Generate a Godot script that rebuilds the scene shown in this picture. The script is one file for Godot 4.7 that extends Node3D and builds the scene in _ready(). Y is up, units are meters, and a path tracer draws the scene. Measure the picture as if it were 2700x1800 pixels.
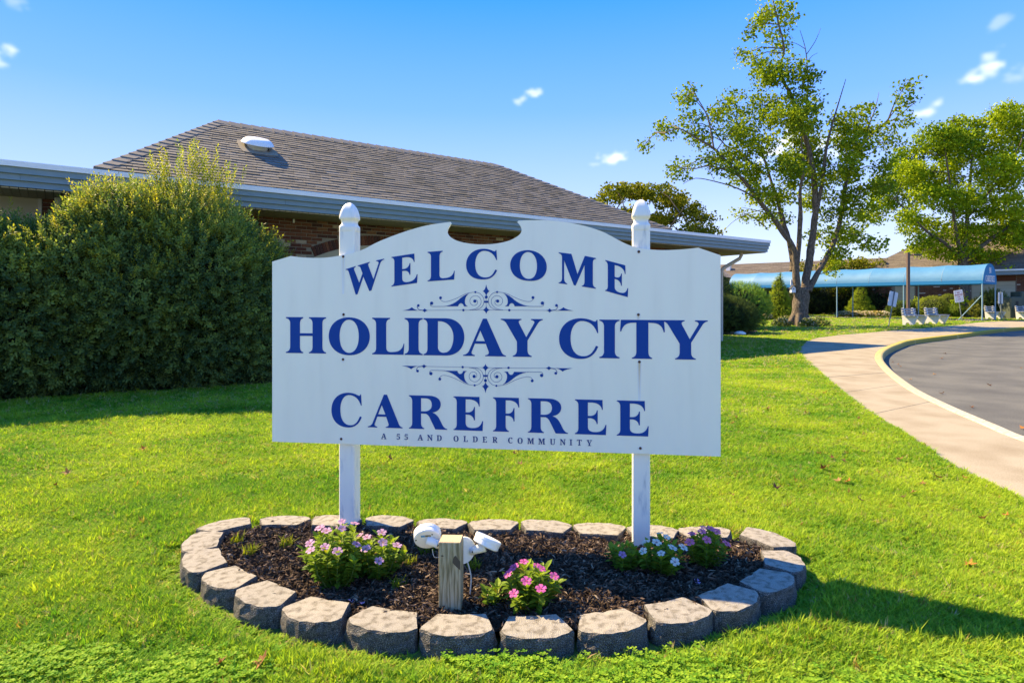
extends Node3D

# ------------------------------------------------------------------ helpers
class MB:
	var v := PackedVector3Array()
	var ix := PackedInt32Array()
	var c := PackedColorArray()
	var use_c := false
	var tint := Color(1, 1, 1)
	var xf := Transform3D()

	func p(a: Vector3) -> int:
		v.append(xf * a)
		if use_c:
			c.append(tint)
		return v.size() - 1

	func tri(a: Vector3, b: Vector3, d: Vector3) -> void:   # counter-clockwise seen from outside
		var i := p(a)
		p(b)
		p(d)
		ix.append_array([i, i + 2, i + 1])

	func quad(a: Vector3, b: Vector3, d: Vector3, e: Vector3) -> void:
		var i := p(a)
		p(b)
		p(d)
		p(e)
		ix.append_array([i, i + 2, i + 1, i, i + 3, i + 2])

	func iquad(a: int, b: int, d: int, e: int) -> void:
		ix.append_array([a, d, b, a, e, d])

	func box(a: Vector3, b: Vector3) -> void:
		var x0 := a.x
		var y0 := a.y
		var z0 := a.z
		var x1 := b.x
		var y1 := b.y
		var z1 := b.z
		quad(Vector3(x0, y0, z1), Vector3(x1, y0, z1), Vector3(x1, y1, z1), Vector3(x0, y1, z1))
		quad(Vector3(x1, y0, z0), Vector3(x0, y0, z0), Vector3(x0, y1, z0), Vector3(x1, y1, z0))
		quad(Vector3(x1, y0, z1), Vector3(x1, y0, z0), Vector3(x1, y1, z0), Vector3(x1, y1, z1))
		quad(Vector3(x0, y0, z0), Vector3(x0, y0, z1), Vector3(x0, y1, z1), Vector3(x0, y1, z0))
		quad(Vector3(x0, y1, z1), Vector3(x1, y1, z1), Vector3(x1, y1, z0), Vector3(x0, y1, z0))
		quad(Vector3(x0, y0, z0), Vector3(x1, y0, z0), Vector3(x1, y0, z1), Vector3(x0, y0, z1))

	func cbox(a: Vector3, b: Vector3, e: float) -> void:    # box with chamfered upright edges and top edge
		var pts := PackedVector2Array([Vector2(a.x + e, b.z), Vector2(b.x - e, b.z), Vector2(b.x, b.z - e), Vector2(b.x, a.z + e), Vector2(b.x - e, a.z), Vector2(a.x + e, a.z), Vector2(a.x, a.z + e), Vector2(a.x, b.z - e)])
		var mid := Vector2((a.x + b.x) / 2, (a.z + b.z) / 2)
		var n := pts.size()
		for i in n:
			var q := pts[i]
			var r := pts[(i + 1) % n]
			var q2 := q + (mid - q).normalized() * e
			var r2 := r + (mid - r).normalized() * e
			quad(Vector3(q.x, a.y, q.y), Vector3(r.x, a.y, r.y), Vector3(r.x, b.y - e, r.y), Vector3(q.x, b.y - e, q.y))
			quad(Vector3(q.x, b.y - e, q.y), Vector3(r.x, b.y - e, r.y), Vector3(r2.x, b.y, r2.y), Vector3(q2.x, b.y, q2.y))
			tri(Vector3(q2.x, b.y, q2.y), Vector3(r2.x, b.y, r2.y), Vector3(mid.x, b.y, mid.y))
			tri(Vector3(r.x, a.y, r.y), Vector3(q.x, a.y, q.y), Vector3(mid.x, a.y, mid.y))

	func plate(pts: PackedVector2Array, z0: float, z1: float) -> void:   # outline in x,y (counter-clockwise), from z0 (back) to z1 (front)
		var t := Geometry2D.triangulate_polygon(pts)
		for k in range(0, t.size(), 3):
			var a := pts[t[k]]
			var b := pts[t[k + 1]]
			var d := pts[t[k + 2]]
			if (b - a).cross(d - a) < 0:
				var s := b
				b = d
				d = s
			tri(Vector3(a.x, a.y, z1), Vector3(b.x, b.y, z1), Vector3(d.x, d.y, z1))
			if z0 < z1:
				tri(Vector3(a.x, a.y, z0), Vector3(d.x, d.y, z0), Vector3(b.x, b.y, z0))
		if z0 < z1:
			for i in pts.size():
				var q := pts[i]
				var r := pts[(i + 1) % pts.size()]
				quad(Vector3(q.x, q.y, z0), Vector3(r.x, r.y, z0), Vector3(r.x, r.y, z1), Vector3(q.x, q.y, z1))

	func sheet(pts: PackedVector2Array, h: Callable) -> void:    # outline in x,z laid flat; h gives the height
		var t := Geometry2D.triangulate_polygon(pts)
		for k in range(0, t.size(), 3):
			var a := pts[t[k]]
			var b := pts[t[k + 1]]
			var d := pts[t[k + 2]]
			if (b - a).cross(d - a) > 0:
				var s := b
				b = d
				d = s
			tri(Vector3(a.x, h.call(a.x, a.y), a.y), Vector3(b.x, h.call(b.x, b.y), b.y), Vector3(d.x, h.call(d.x, d.y), d.y))

	func tube(pts: Array, rad: Array, n: int, cap := true) -> void:
		var up := Vector3(0.31, 0.2, 0.93)
		var first := -1
		for i in pts.size():
			var d: Vector3 = (pts[mini(i + 1, pts.size() - 1)] - pts[maxi(i - 1, 0)]).normalized()
			var a := (up - d * up.dot(d)).normalized()
			var b := d.cross(a)
			var r: float = rad[i] if i < rad.size() else rad[rad.size() - 1]
			var s := v.size()
			for k in n:
				var f := TAU * k / n
				p(pts[i] + (a * cos(f) + b * sin(f)) * r)
			if first >= 0:
				for k in n:
					iquad(first + k, first + (k + 1) % n, s + (k + 1) % n, s + k)
			first = s
			up = a
		if cap:
			var e := p(pts[pts.size() - 1])
			for k in n:
				ix.append_array([first + k, e, first + (k + 1) % n])

	func lathe(prof: Array, n: int, square := 0.0) -> void:   # prof: Vector2(radius, height); square > 0: a square plan with rounded corners
		var first := -1
		for q in prof:
			var s := v.size()
			for k in n:
				var f := TAU * (k + 0.5) / n
				var x := cos(f)
				var z := -sin(f)
				if square > 0.0:
					var m := pow(pow(absf(x), square) + pow(absf(z), square), 1.0 / square)
					x /= m
					z /= m
				p(Vector3(x * q.x, q.y, z * q.x))
			if first >= 0:
				for k in n:
					iquad(first + k, first + (k + 1) % n, s + (k + 1) % n, s + k)
			first = s

	func mesh(smooth := false) -> ArrayMesh:
		var arr := []
		arr.resize(Mesh.ARRAY_MAX)
		arr[Mesh.ARRAY_VERTEX] = v
		arr[Mesh.ARRAY_INDEX] = ix
		if use_c:
			arr[Mesh.ARRAY_COLOR] = c
		if smooth:
			var nn := PackedVector3Array()
			nn.resize(v.size())
			for k in range(0, ix.size(), 3):
				var q := (v[ix[k + 2]] - v[ix[k]]).cross(v[ix[k + 1]] - v[ix[k]])
				for j in 3:
					nn[ix[k + j]] += q
			for k in nn.size():
				nn[k] = nn[k].normalized() if nn[k].length() > 1e-12 else Vector3.UP
			arr[Mesh.ARRAY_NORMAL] = nn
		var m := ArrayMesh.new()
		if v.size():
			m.add_surface_from_arrays(Mesh.PRIMITIVE_TRIANGLES, arr)
		return m


var taken := {}
var rng := RandomNumberGenerator.new()
var M := {}

func numbered(called: String) -> String:
	var k: int = taken.get(called, 0)
	taken[called] = k + 1
	return called if k == 0 else "%s_%03d" % [called, k]

func tag(o: Node, label: String, category: String, group := "", kind := "") -> void:
	if label:
		o.set_meta("label", label)
	if category:
		o.set_meta("category", category)
	if group:
		o.set_meta("group", group)
	if kind:
		o.set_meta("kind", kind)

func thing(called: String, label: String, category: String, at := Vector3.ZERO, group := "") -> Node3D:
	var o := Node3D.new()
	o.name = numbered(called)
	add_child(o, true)
	o.position = at
	tag(o, label, category, group)
	return o

func part(parent: Node, called: String, m: Mesh, mat: Material, kind := "") -> MeshInstance3D:
	var o := MeshInstance3D.new()
	o.name = called
	o.mesh = m
	o.material_override = mat
	parent.add_child(o, true)
	if kind:
		o.set_meta("kind", kind)
	return o

func solo(called: String, m: Mesh, mat: Material, label: String, category: String, group := "", kind := "") -> MeshInstance3D:
	var o := part(self, numbered(called), m, mat)
	tag(o, label, category, group, kind)
	return o

func ground(called: String, m: Mesh, mat: Material, label: String) -> MeshInstance3D:
	return solo(called, m, mat, label, "", "", "structure")

func copy(src: Node3D, label: String, at: Vector3, turn: float, scale_by := 1.0) -> Node3D:
	var o: Node3D = src.duplicate()
	o.name = numbered(str(src.get_meta("base_name")))
	add_child(o, true)
	o.position = at
	o.rotation.y = turn
	o.scale = Vector3.ONE * scale_by
	if label:
		o.set_meta("label", label)
	return o

func scatter(parent: Node, called: String, m: Mesh, mat: Material, buf: PackedFloat32Array, kind := "stuff") -> MultiMeshInstance3D:
	var mm := MultiMesh.new()
	mm.transform_format = MultiMesh.TRANSFORM_3D
	mm.use_colors = true
	mm.mesh = m
	mm.instance_count = buf.size() / 16
	mm.buffer = buf
	var o := MultiMeshInstance3D.new()
	o.name = called
	o.multimesh = mm
	o.material_override = mat
	parent.add_child(o, true)
	if kind:
		o.set_meta("kind", kind)
	return o

func put(buf: PackedFloat32Array, i: int, b: Basis, o: Vector3, c: Color) -> void:
	var k := i * 16
	buf[k] = b.x.x
	buf[k + 1] = b.y.x
	buf[k + 2] = b.z.x
	buf[k + 3] = o.x
	buf[k + 4] = b.x.y
	buf[k + 5] = b.y.y
	buf[k + 6] = b.z.y
	buf[k + 7] = o.y
	buf[k + 8] = b.x.z
	buf[k + 9] = b.y.z
	buf[k + 10] = b.z.z
	buf[k + 11] = o.z
	buf[k + 12] = c.r
	buf[k + 13] = c.g
	buf[k + 14] = c.b
	buf[k + 15] = 1.0

func aim(dir: Vector3, size: float) -> Basis:      # y along dir, random spin
	var y := dir.normalized()
	var a := Vector3(rng.randf() - 0.5, rng.randf() - 0.5, rng.randf() - 0.5)
	var x := (a - y * a.dot(y)).normalized()
	return Basis(x * size, y * size, x.cross(y) * size)

func rnd(a: float, b: float) -> float:
	return rng.randf_range(a, b)

func rv() -> Vector3:
	return Vector3(rnd(-1, 1), rnd(-1, 1), rnd(-1, 1))

func gy(_x: float, z: float) -> float:             # the lawn rises gently away from the sign
	return 0.0145 * clampf(-z - 3.0, -20.0, 57.0)

func lin(r: float, g: float, b: float) -> Color:
	return Color(r, g, b).linear_to_srgb()

func mat(r: float, g: float, b: float, rough := 0.8, spec := 0.5) -> StandardMaterial3D:
	var m := StandardMaterial3D.new()
	m.albedo_color = lin(r, g, b)
	m.roughness = rough
	m.metallic_specular = spec
	return m

func noise(sd: int, freq: float, stops: Array, oct := 4, kind := FastNoiseLite.TYPE_SIMPLEX_SMOOTH, px := 512) -> NoiseTexture2D:
	var f := FastNoiseLite.new()
	f.seed = sd
	f.noise_type = kind
	f.frequency = freq
	f.fractal_octaves = oct
	var t := NoiseTexture2D.new()
	t.width = px
	t.height = px
	t.seamless = true
	t.noise = f
	var g := Gradient.new()
	var off := PackedFloat32Array()
	var col := PackedColorArray()
	for s in stops:
		off.append(s[0])
		col.append(lin(s[1], s[2], s[3]))
	g.offsets = off
	g.colors = col
	t.color_ramp = g
	return t

func textured(t: Texture2D, size: Vector3, rough := 0.85, bump: Texture2D = null, bump_cm := 0.3, world := true, spec := 0.4) -> StandardMaterial3D:
	var m := StandardMaterial3D.new()
	m.albedo_texture = t
	m.uv1_triplanar = true
	m.uv1_world_triplanar = world
	m.uv1_scale = Vector3(1.0 / size.x, 1.0 / size.y, 1.0 / size.z)
	m.roughness = rough
	m.metallic_specular = spec
	if bump:
		m.heightmap_enabled = true
		m.heightmap_texture = bump
		m.heightmap_scale = bump_cm
	return m

func tinted(rough := 0.6, glow := 0.9, spec := 0.35) -> StandardMaterial3D:     # leaves: vertex and copy colours, light passes through
	var m := StandardMaterial3D.new()
	m.vertex_color_use_as_albedo = true
	m.roughness = rough
	m.metallic_specular = spec
	if glow > 0:
		m.backlight_enabled = true
		m.backlight = lin(glow, glow, glow * 0.45)
	return m

func mottle(m: StandardMaterial3D, t: Texture2D, size: float) -> void:     # a second, larger pattern multiplied in, so that repeats do not show
	m.detail_enabled = true
	m.detail_albedo = t
	m.detail_blend_mode = BaseMaterial3D.BLEND_MODE_MUL
	m.detail_uv_layer = BaseMaterial3D.DETAIL_UV_2
	m.uv2_triplanar = true
	m.uv2_world_triplanar = true
	m.uv2_scale = Vector3.ONE / size

func spline(pts: Array, per: int) -> Array:         # Catmull-Rom through 2D or 3D points
	var out := []
	for i in pts.size() - 1:
		var a = pts[maxi(i - 1, 0)]
		var b = pts[i]
		var c = pts[i + 1]
		var d = pts[mini(i + 2, pts.size() - 1)]
		for k in per:
			var t := float(k) / per
			out.append(b.cubic_interpolate(c, a, d, t))
	out.append(pts[pts.size() - 1])
	return out

func outline(path: String, per := 6) -> PackedVector2Array:     # M L Q C Z, absolute
	var w := path.split(" ", false)
	var out := PackedVector2Array()
	var i := 0
	var at := Vector2.ZERO
	while i < w.size():
		var cmd := w[i]
		i += 1
		if cmd == "Z":
			break
		var need := 1 if cmd == "M" or cmd == "L" else 2 if cmd == "Q" else 3
		var q := []
		for k in need:
			q.append(Vector2(float(w[i]), float(w[i + 1])))
			i += 2
		if need == 1:
			if cmd == "L":
				var n := maxi(1, int(at.distance_to(q[0]) / 12.0))
				for k in n - 1:
					out.append(at.lerp(q[0], float(k + 1) / n))
			out.append(q[0])
		elif need == 2:
			for k in per:
				var t := float(k + 1) / per
				out.append(at.lerp(q[0], t).lerp(q[0].lerp(q[1], t), t))
		else:
			for k in per * 2:
				out.append(at.bezier_interpolate(q[0], q[1], q[2], float(k + 1) / (per * 2)))
		at = q[q.size() - 1]
	if out.size() > 1 and out[0].distance_to(out[out.size() - 1]) < 0.01:
		out.remove_at(out.size() - 1)
	return out

func ccw(pts: PackedVector2Array) -> PackedVector2Array:
	var s := 0.0
	for i in pts.size():
		s += pts[i].cross(pts[(i + 1) % pts.size()])
	if s < 0:
		pts.reverse()
	return pts

func blob(mb: MB, c: Vector3, r: Vector3, rough: float, sd: int, nu := 14, nv := 9) -> void:   # a lumpy closed ball
	var f := FastNoiseLite.new()
	f.seed = sd
	f.frequency = 1.3
	var first := -1
	for j in nv + 1:
		var th := PI * j / nv
		var s := mb.v.size()
		for k in nu:
			var ph := TAU * k / nu
			var d := Vector3(sin(th) * cos(ph), cos(th), -sin(th) * sin(ph))
			mb.p(c + d * r * (1.0 + rough * f.get_noise_3dv(d * 2.0 + c)))
		if first >= 0:
			for k in nu:
				mb.iquad(s + k, s + (k + 1) % nu, first + (k + 1) % nu, first + k)
		first = s

# ------------------------------------------------------------------ sky
func sky_colour(el: float) -> Color:                # radiance by elevation in degrees
	var stops := [[0.0, 0.42, 0.50, 0.60], [5.0, 0.375, 0.455, 0.62], [10.0, 0.245, 0.355, 0.66], [17.0, 0.115, 0.262, 0.70], [26.0, 0.032, 0.188, 0.68], [45.0, 0.030, 0.17, 0.58], [90.0, 0.028, 0.145, 0.48]]
	for i in stops.size() - 1:
		var a: Array = stops[i]
		var b: Array = stops[i + 1]
		if el <= b[0]:
			var t: float = clampf((el - a[0]) / (b[0] - a[0]), 0, 1)
			return Color(lerpf(a[1], b[1], t), lerpf(a[2], b[2], t), lerpf(a[3], b[3], t))
	return Color(0.03, 0.155, 0.50)

func make_sky(gain: float) -> Sky:
	var w := 2048
	var h := 1024
	var im := Image.create(w, h, false, Image.FORMAT_RGBF)
	for y in h:
		var c := sky_colour(90.0 - 180.0 * (y + 0.5) / h) * gain
		im.fill_rect(Rect2i(0, y, w, 1), c)
	var f := FastNoiseLite.new()
	f.seed = 5
	f.frequency = 0.09
	f.fractal_octaves = 4
	var clouds := [[36.4, 16.6, 0.85, 0.5, 0.9], [36.9, 17.5, 0.5, 0.6, 0.6], [37.4, 19.6, 0.5, 0.4, 0.3], [38.7, 16.2, 0.7, 0.5, 0.35], [33.0, 14.7, 0.7, 0.42, 0.8], [1.55, 18.6, 0.75, 0.34, 0.7], [0.7, 18.1, 0.5, 0.3, 0.5], [8.6, 13.1, 1.15, 0.42, 1.0], [23.3, 13.5, 1.7, 1.1, 1.1], [-38.6, 17.3, 0.5, 0.7, 0.8], [-38.0, 20.6, 0.6, 0.35, 0.4], [26.5, 12.8, 1.2, 0.8, 0.9]]
	var r := RandomNumberGenerator.new()
	r.seed = 77
	for k in 60:
		clouds.append([r.randf_range(52, 308), r.randf_range(8, 42), r.randf_range(0.8, 2.4), r.randf_range(0.5, 1.4), r.randf_range(0.5, 1.0)])
	for q in clouds:
		var az: float = q[0]
		var px := w * fposmod(az, 360.0) / 360.0
		var py: float = h * (90.0 - q[1]) / 180.0
		var rx: float = q[2] * w / 360.0 * 1.5
		var ry: float = q[3] * h / 180.0 * 1.5
		for y in range(int(py - ry), int(py + ry) + 1):
			for x in range(int(px - rx), int(px + rx) + 1):
				var dx := (x - px) / rx
				var dy := (y - py) / ry
				var tilt := dx + dy * 0.45
				var d := tilt * tilt + dy * dy
				var n := f.get_noise_2d(x * 1.0 + az * 9.0, y * 1.9)
				var a: float = clampf((1.0 - d) * 1.05 + n * 1.5 - 0.35, 0, 1) * q[4]
				if a > 0:
					var xx := posmod(x, w)
					im.set_pixel(xx, y, im.get_pixel(xx, y).lerp(Color(0.62, 0.64, 0.67) * gain, a * 0.85))
	var s := Sky.new()
	var p := PanoramaSkyMaterial.new()
	p.panorama = ImageTexture.create_from_image(im)
	s.sky_material = p
	return s


func _ready() -> void:
	rng.seed = 4711
	# --- camera: eye 1.3 m above the lawn at the sign, lens shifted down a little, level
	var cam := Camera3D.new()
	cam.name = "camera"
	cam.projection = Camera3D.PROJECTION_FRUSTUM
	cam.near = 0.1
	cam.far = 900.0
	cam.size = 0.1 * 682.0 / 636.0
	cam.frustum_offset = Vector2(0, -0.1 * 34.0 / 636.0)
	cam.position = Vector3(0, 1.3, 0)
	add_child(cam)
	cam.current = true
	# --- sky, exposure
	var env := Environment.new()
	env.background_mode = Environment.BG_SKY
	env.sky = make_sky(SKY_GAIN)
	env.tonemap_mode = Environment.TONE_MAPPER_LINEAR
	env.tonemap_exposure = EXPOSURE
	env.sdfgi_enabled = true
	env.ssao_enabled = true
	env.ssil_enabled = true
	var we := WorldEnvironment.new()
	we.environment = env
	add_child(we)
	# --- sun: behind the sign, to the left, about 45 degrees up
	var sun := DirectionalLight3D.new()
	sun.name = "sun"
	sun.light_energy = SUN
	sun.light_color = Color(1.0, 0.89, 0.68)
	sun.light_angular_distance = 0.5
	sun.shadow_enabled = true
	sun.basis = Basis.looking_at(Vector3(0.88, -1.0, 0.51))
	add_child(sun)

	materials()
	setting()
	club_house()
	far_wings()
	hedges()
	canopy()
	far_plants()
	trees()
	street_things()
	flower_bed()
	sign_board()
	lawn_grass()
	clover_patches()
	fallen_leaves()

const SKY_GAIN := 0.63
const SUN := 1.3
const EXPOSURE := 3.6

func materials() -> void:
	M.sign = textured(noise(3, 0.006, [[0.0, 0.885, 0.845, 0.70], [0.35, 0.92, 0.88, 0.735], [0.6, 0.935, 0.895, 0.745], [1.0, 0.94, 0.90, 0.75]]), Vector3(0.5, 2.6, 0.5), 0.32, null, 0, false, 0.5)
	M.vinyl = textured(noise(4, 0.011, [[0.0, 0.90, 0.87, 0.76], [0.66, 0.88, 0.85, 0.75], [0.84, 0.70, 0.70, 0.66], [1.0, 0.50, 0.51, 0.47]]), Vector3(0.35, 1.3, 0.35), 0.38, null, 0, false, 0.5)
	M.ink = mat(0.001, 0.052, 0.285, 0.45, 0.3)
	M.ink_small = mat(0.003, 0.035, 0.19, 0.45, 0.3)
	M.rust = mat(0.07, 0.028, 0.012, 0.9)
	M.rust_run = StandardMaterial3D.new()
	M.rust_run.vertex_color_use_as_albedo = true
	M.rust_run.roughness = 0.5
	var soil := noise(9, 0.02, [[0.0, 0.07, 0.10, 0.018], [0.5, 0.11, 0.14, 0.025], [1.0, 0.16, 0.17, 0.045]])
	M.lawn = textured(soil, Vector3(1.5, 1.5, 1.5), 0.95)
	M.grass = tinted(0.6, 1.0, 0.2)
	M.mulch = textured(noise(12, 0.04, [[0.0, 0.018, 0.013, 0.009], [0.5, 0.045, 0.031, 0.022], [0.8, 0.075, 0.05, 0.034], [1.0, 0.10, 0.07, 0.05]], 5), Vector3(0.7, 0.7, 0.7), 0.95, noise(13, 0.05, [[0.0, 0, 0, 0], [1.0, 1, 1, 1]], 4), 1.6)
	M.chip = tinted(0.9, 0.0, 0.2)
	var grit := noise(22, 0.11, [[0.0, 0, 0, 0], [1.0, 1, 1, 1]], 3)
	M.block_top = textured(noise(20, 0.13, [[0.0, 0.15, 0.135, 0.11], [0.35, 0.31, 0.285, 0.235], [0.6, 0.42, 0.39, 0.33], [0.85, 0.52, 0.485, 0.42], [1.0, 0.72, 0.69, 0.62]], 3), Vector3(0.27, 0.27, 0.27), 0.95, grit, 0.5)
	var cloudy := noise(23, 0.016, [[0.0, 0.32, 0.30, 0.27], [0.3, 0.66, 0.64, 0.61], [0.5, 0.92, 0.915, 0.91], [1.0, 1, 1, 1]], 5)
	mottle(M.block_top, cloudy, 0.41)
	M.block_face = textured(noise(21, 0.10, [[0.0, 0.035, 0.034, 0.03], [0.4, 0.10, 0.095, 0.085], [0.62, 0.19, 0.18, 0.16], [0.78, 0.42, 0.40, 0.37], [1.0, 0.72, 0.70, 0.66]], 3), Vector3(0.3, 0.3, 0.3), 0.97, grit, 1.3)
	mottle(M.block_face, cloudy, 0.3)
	M.slab = textured(noise(30, 0.12, [[0.0, 0.225, 0.190, 0.13], [0.5, 0.315, 0.275, 0.20], [1.0, 0.395, 0.355, 0.275]], 3), Vector3(0.9, 0.9, 0.9), 0.92, noise(31, 0.2, [[0.0, 0, 0, 0], [1.0, 1, 1, 1]], 2), 0.10)
	var broad := noise(32, 0.011, [[0.0, 0.74, 0.70, 0.64], [0.4, 0.90, 0.885, 0.86], [0.65, 1, 1, 1], [1.0, 1, 1, 1]], 6)
	mottle(M.slab, broad, 4.3)
	M.joint = mat(0.05, 0.042, 0.03, 0.95)
	M.asphalt = textured(noise(33, 0.16, [[0.0, 0.058, 0.060, 0.056], [0.5, 0.116, 0.119, 0.110], [0.8, 0.175, 0.177, 0.163], [1.0, 0.32, 0.32, 0.29]], 3), Vector3(1.3, 1.3, 1.3), 0.9, noise(34, 0.25, [[0.0, 0, 0, 0], [1.0, 1, 1, 1]], 2), 0.4)
	mottle(M.asphalt, noise(35, 0.012, [[0.0, 0.62, 0.61, 0.62], [0.45, 0.82, 0.81, 0.81], [0.7, 1, 0.98, 0.95], [1.0, 1, 1, 1]], 6), 7.7)
	M.kerb = textured(noise(36, 0.03, [[0.0, 0.35, 0.33, 0.30], [0.3, 0.72, 0.70, 0.66], [0.55, 0.96, 0.95, 0.93], [1.0, 1, 1, 1]], 6), Vector3(1.1, 1.1, 1.1), 0.8)
	M.kerb.vertex_color_use_as_albedo = true
	# building
	M.brick = []
	for t in [[0.135, 0.050, 0.026], [0.105, 0.038, 0.022], [0.17, 0.068, 0.034], [0.075, 0.034, 0.024], [0.20, 0.095, 0.045], [0.42, 0.33, 0.22]]:
		var k: float = 0.55
		M.brick.append(textured(noise(40 + M.brick.size(), 0.03, [[0.0, t[0] * k, t[1] * k, t[2] * k], [0.5, t[0], t[1], t[2]], [1.0, t[0] * 1.4, t[1] * 1.5, t[2] * 1.6]], 4, FastNoiseLite.TYPE_SIMPLEX_SMOOTH, 256), Vector3(0.31, 0.31, 0.31), 0.92))
	M.mortar = textured(noise(47, 0.05, [[0.0, 0.20, 0.17, 0.12], [1.0, 0.32, 0.28, 0.21]]), Vector3(0.5, 0.5, 0.5), 0.95)
	M.cream = textured(noise(48, 0.004, [[0.0, 0.40, 0.35, 0.23], [1.0, 0.50, 0.44, 0.30]]), Vector3(2.0, 0.5, 2.0), 0.8)
	M.soffit = mat(0.36, 0.31, 0.20, 0.6)
	M.fascia = textured(noise(50, 0.01, [[0.0, 0.185, 0.245, 0.25], [1.0, 0.225, 0.285, 0.285]]), Vector3(1.2, 0.4, 1.2), 0.45, null, 0, false)
	M.drip = textured(noise(51, 0.01, [[0.0, 0.80, 0.79, 0.75], [1.0, 0.88, 0.87, 0.83]]), Vector3(1.4, 0.4, 1.4), 0.35, null, 0, false)
	M.shingle = []
	for t in [[0.138, 0.127, 0.108], [0.152, 0.140, 0.119], [0.166, 0.153, 0.131], [0.116, 0.106, 0.090], [0.185, 0.171, 0.147]]:
		M.shingle.append(textured(noise(60 + M.shingle.size(), 0.07, [[0.0, t[0] * 0.62, t[1] * 0.62, t[2] * 0.62], [0.5, t[0], t[1], t[2]], [1.0, t[0] * 1.35, t[1] * 1.35, t[2] * 1.35]], 3, FastNoiseLite.TYPE_SIMPLEX_SMOOTH, 256), Vector3(0.4, 0.4, 0.4), 0.95))
	M.shingle_many = textured(noise(66, 0.07, [[0.0, 0.6, 0.6, 0.6], [0.5, 0.95, 0.95, 0.95], [1.0, 1, 1, 1]], 3, FastNoiseLite.TYPE_SIMPLEX_SMOOTH, 256), Vector3(0.4, 0.4, 0.4), 0.95)
	M.shingle_many.vertex_color_use_as_albedo = true
	M.far_roof = textured(noise(67, 0.03, [[0.0, 0.11, 0.092, 0.075], [0.4, 0.185, 0.158, 0.13], [0.7, 0.23, 0.195, 0.165], [1.0, 0.29, 0.25, 0.215]], 5), Vector3(2.4, 0.7, 2.4), 0.95)
	M.pipe = textured(noise(68, 0.02, [[0.0, 0.42, 0.39, 0.31], [1.0, 0.60, 0.56, 0.46]]), Vector3(0.3, 0.9, 0.3), 0.5, null, 0, false)
	M.vent = mat(0.80, 0.80, 0.77, 0.4)
	M.dark = mat(0.012, 0.014, 0.014, 0.6)
	M.glass = mat(0.02, 0.03, 0.035, 0.08)
	M.white = mat(0.78, 0.78, 0.75, 0.5)
	M.plastic = mat(0.86, 0.85, 0.80, 0.28)
	# timber post
	M.timber = textured(noise(70, 0.016, [[0.0, 0.13, 0.11, 0.055], [0.38, 0.26, 0.22, 0.12], [0.55, 0.36, 0.31, 0.19], [1.0, 0.47, 0.42, 0.29]], 4), Vector3(0.10, 1.5, 0.10), 0.85, noise(71, 0.03, [[0.0, 0, 0, 0], [1.0, 1, 1, 1]]), 0.12, false)
	M.timber_end = textured(noise(72, 0.03, [[0.0, 0.40, 0.28, 0.16], [1.0, 0.62, 0.48, 0.32]]), Vector3(0.12, 0.12, 0.12), 0.9, null, 0, false)
	M.knot = mat(0.075, 0.06, 0.04, 0.9)
	# plants
	M.leaf = tinted(0.5, 0.95, 0.3)
	M.tree_leaf = tinted(0.55, 1.0, 0.18)
	M.needle = tinted(0.7, 0.6, 0.25)
	M.petal = tinted(0.5, 0.9, 0.3)
	M.bark = textured(noise(80, 0.02, [[0.0, 0.035, 0.028, 0.02], [0.35, 0.10, 0.078, 0.055], [0.65, 0.19, 0.15, 0.105], [0.85, 0.27, 0.24, 0.17], [1.0, 0.33, 0.34, 0.26]], 5), Vector3(0.7, 2.2, 0.7), 0.95, noise(81, 0.03, [[0.0, 0, 0, 0], [1.0, 1, 1, 1]], 4), 3.0)
	M.twig = mat(0.11, 0.085, 0.06, 0.9)
	M.stem = mat(0.09, 0.075, 0.04, 0.9)
	M.stem_green = mat(0.10, 0.16, 0.03, 0.8)
	# canopy and street things
	M.canvas = textured(noise(90, 0.008, [[0.0, 0.055, 0.205, 0.40], [0.5, 0.07, 0.23, 0.43], [1.0, 0.085, 0.26, 0.455]]), Vector3(3.0, 1.2, 3.0), 0.55, null, 0, false)
	M.canvas.backlight_enabled = true
	M.canvas.backlight = lin(0.25, 0.25, 0.25)
	M.canvas_end = mat(0.008, 0.17, 0.36, 0.6)
	M.valance = mat(0.004, 0.17, 0.42, 0.55)
	M.blue_steel = mat(0.20, 0.33, 0.42, 0.5)
	M.brown_steel = mat(0.11, 0.07, 0.05, 0.5)
	M.sign_metal = mat(0.62, 0.63, 0.62, 0.45)
	M.post_metal = mat(0.14, 0.17, 0.17, 0.6)
	M.red = mat(0.42, 0.05, 0.04, 0.5)
	M.bench_white = textured(noise(92, 0.02, [[0.0, 0.62, 0.60, 0.55], [1.0, 0.80, 0.78, 0.73]]), Vector3(0.6, 0.6, 0.6), 0.8)
	M.bench_slat = mat(0.25, 0.27, 0.29, 0.6)
	M.cabinet = mat(0.06, 0.075, 0.05, 0.55)
	M.stone = mat(0.16, 0.155, 0.15, 0.95)
	M.ramp_blue = mat(0.10, 0.30, 0.55, 0.8)


# ------------------------------------------------------------------ ground, path, road
var walk_left := []
var walk_right := []
var no_grass: Array[PackedVector2Array] = []
var bed_outline := PackedVector2Array()

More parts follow.
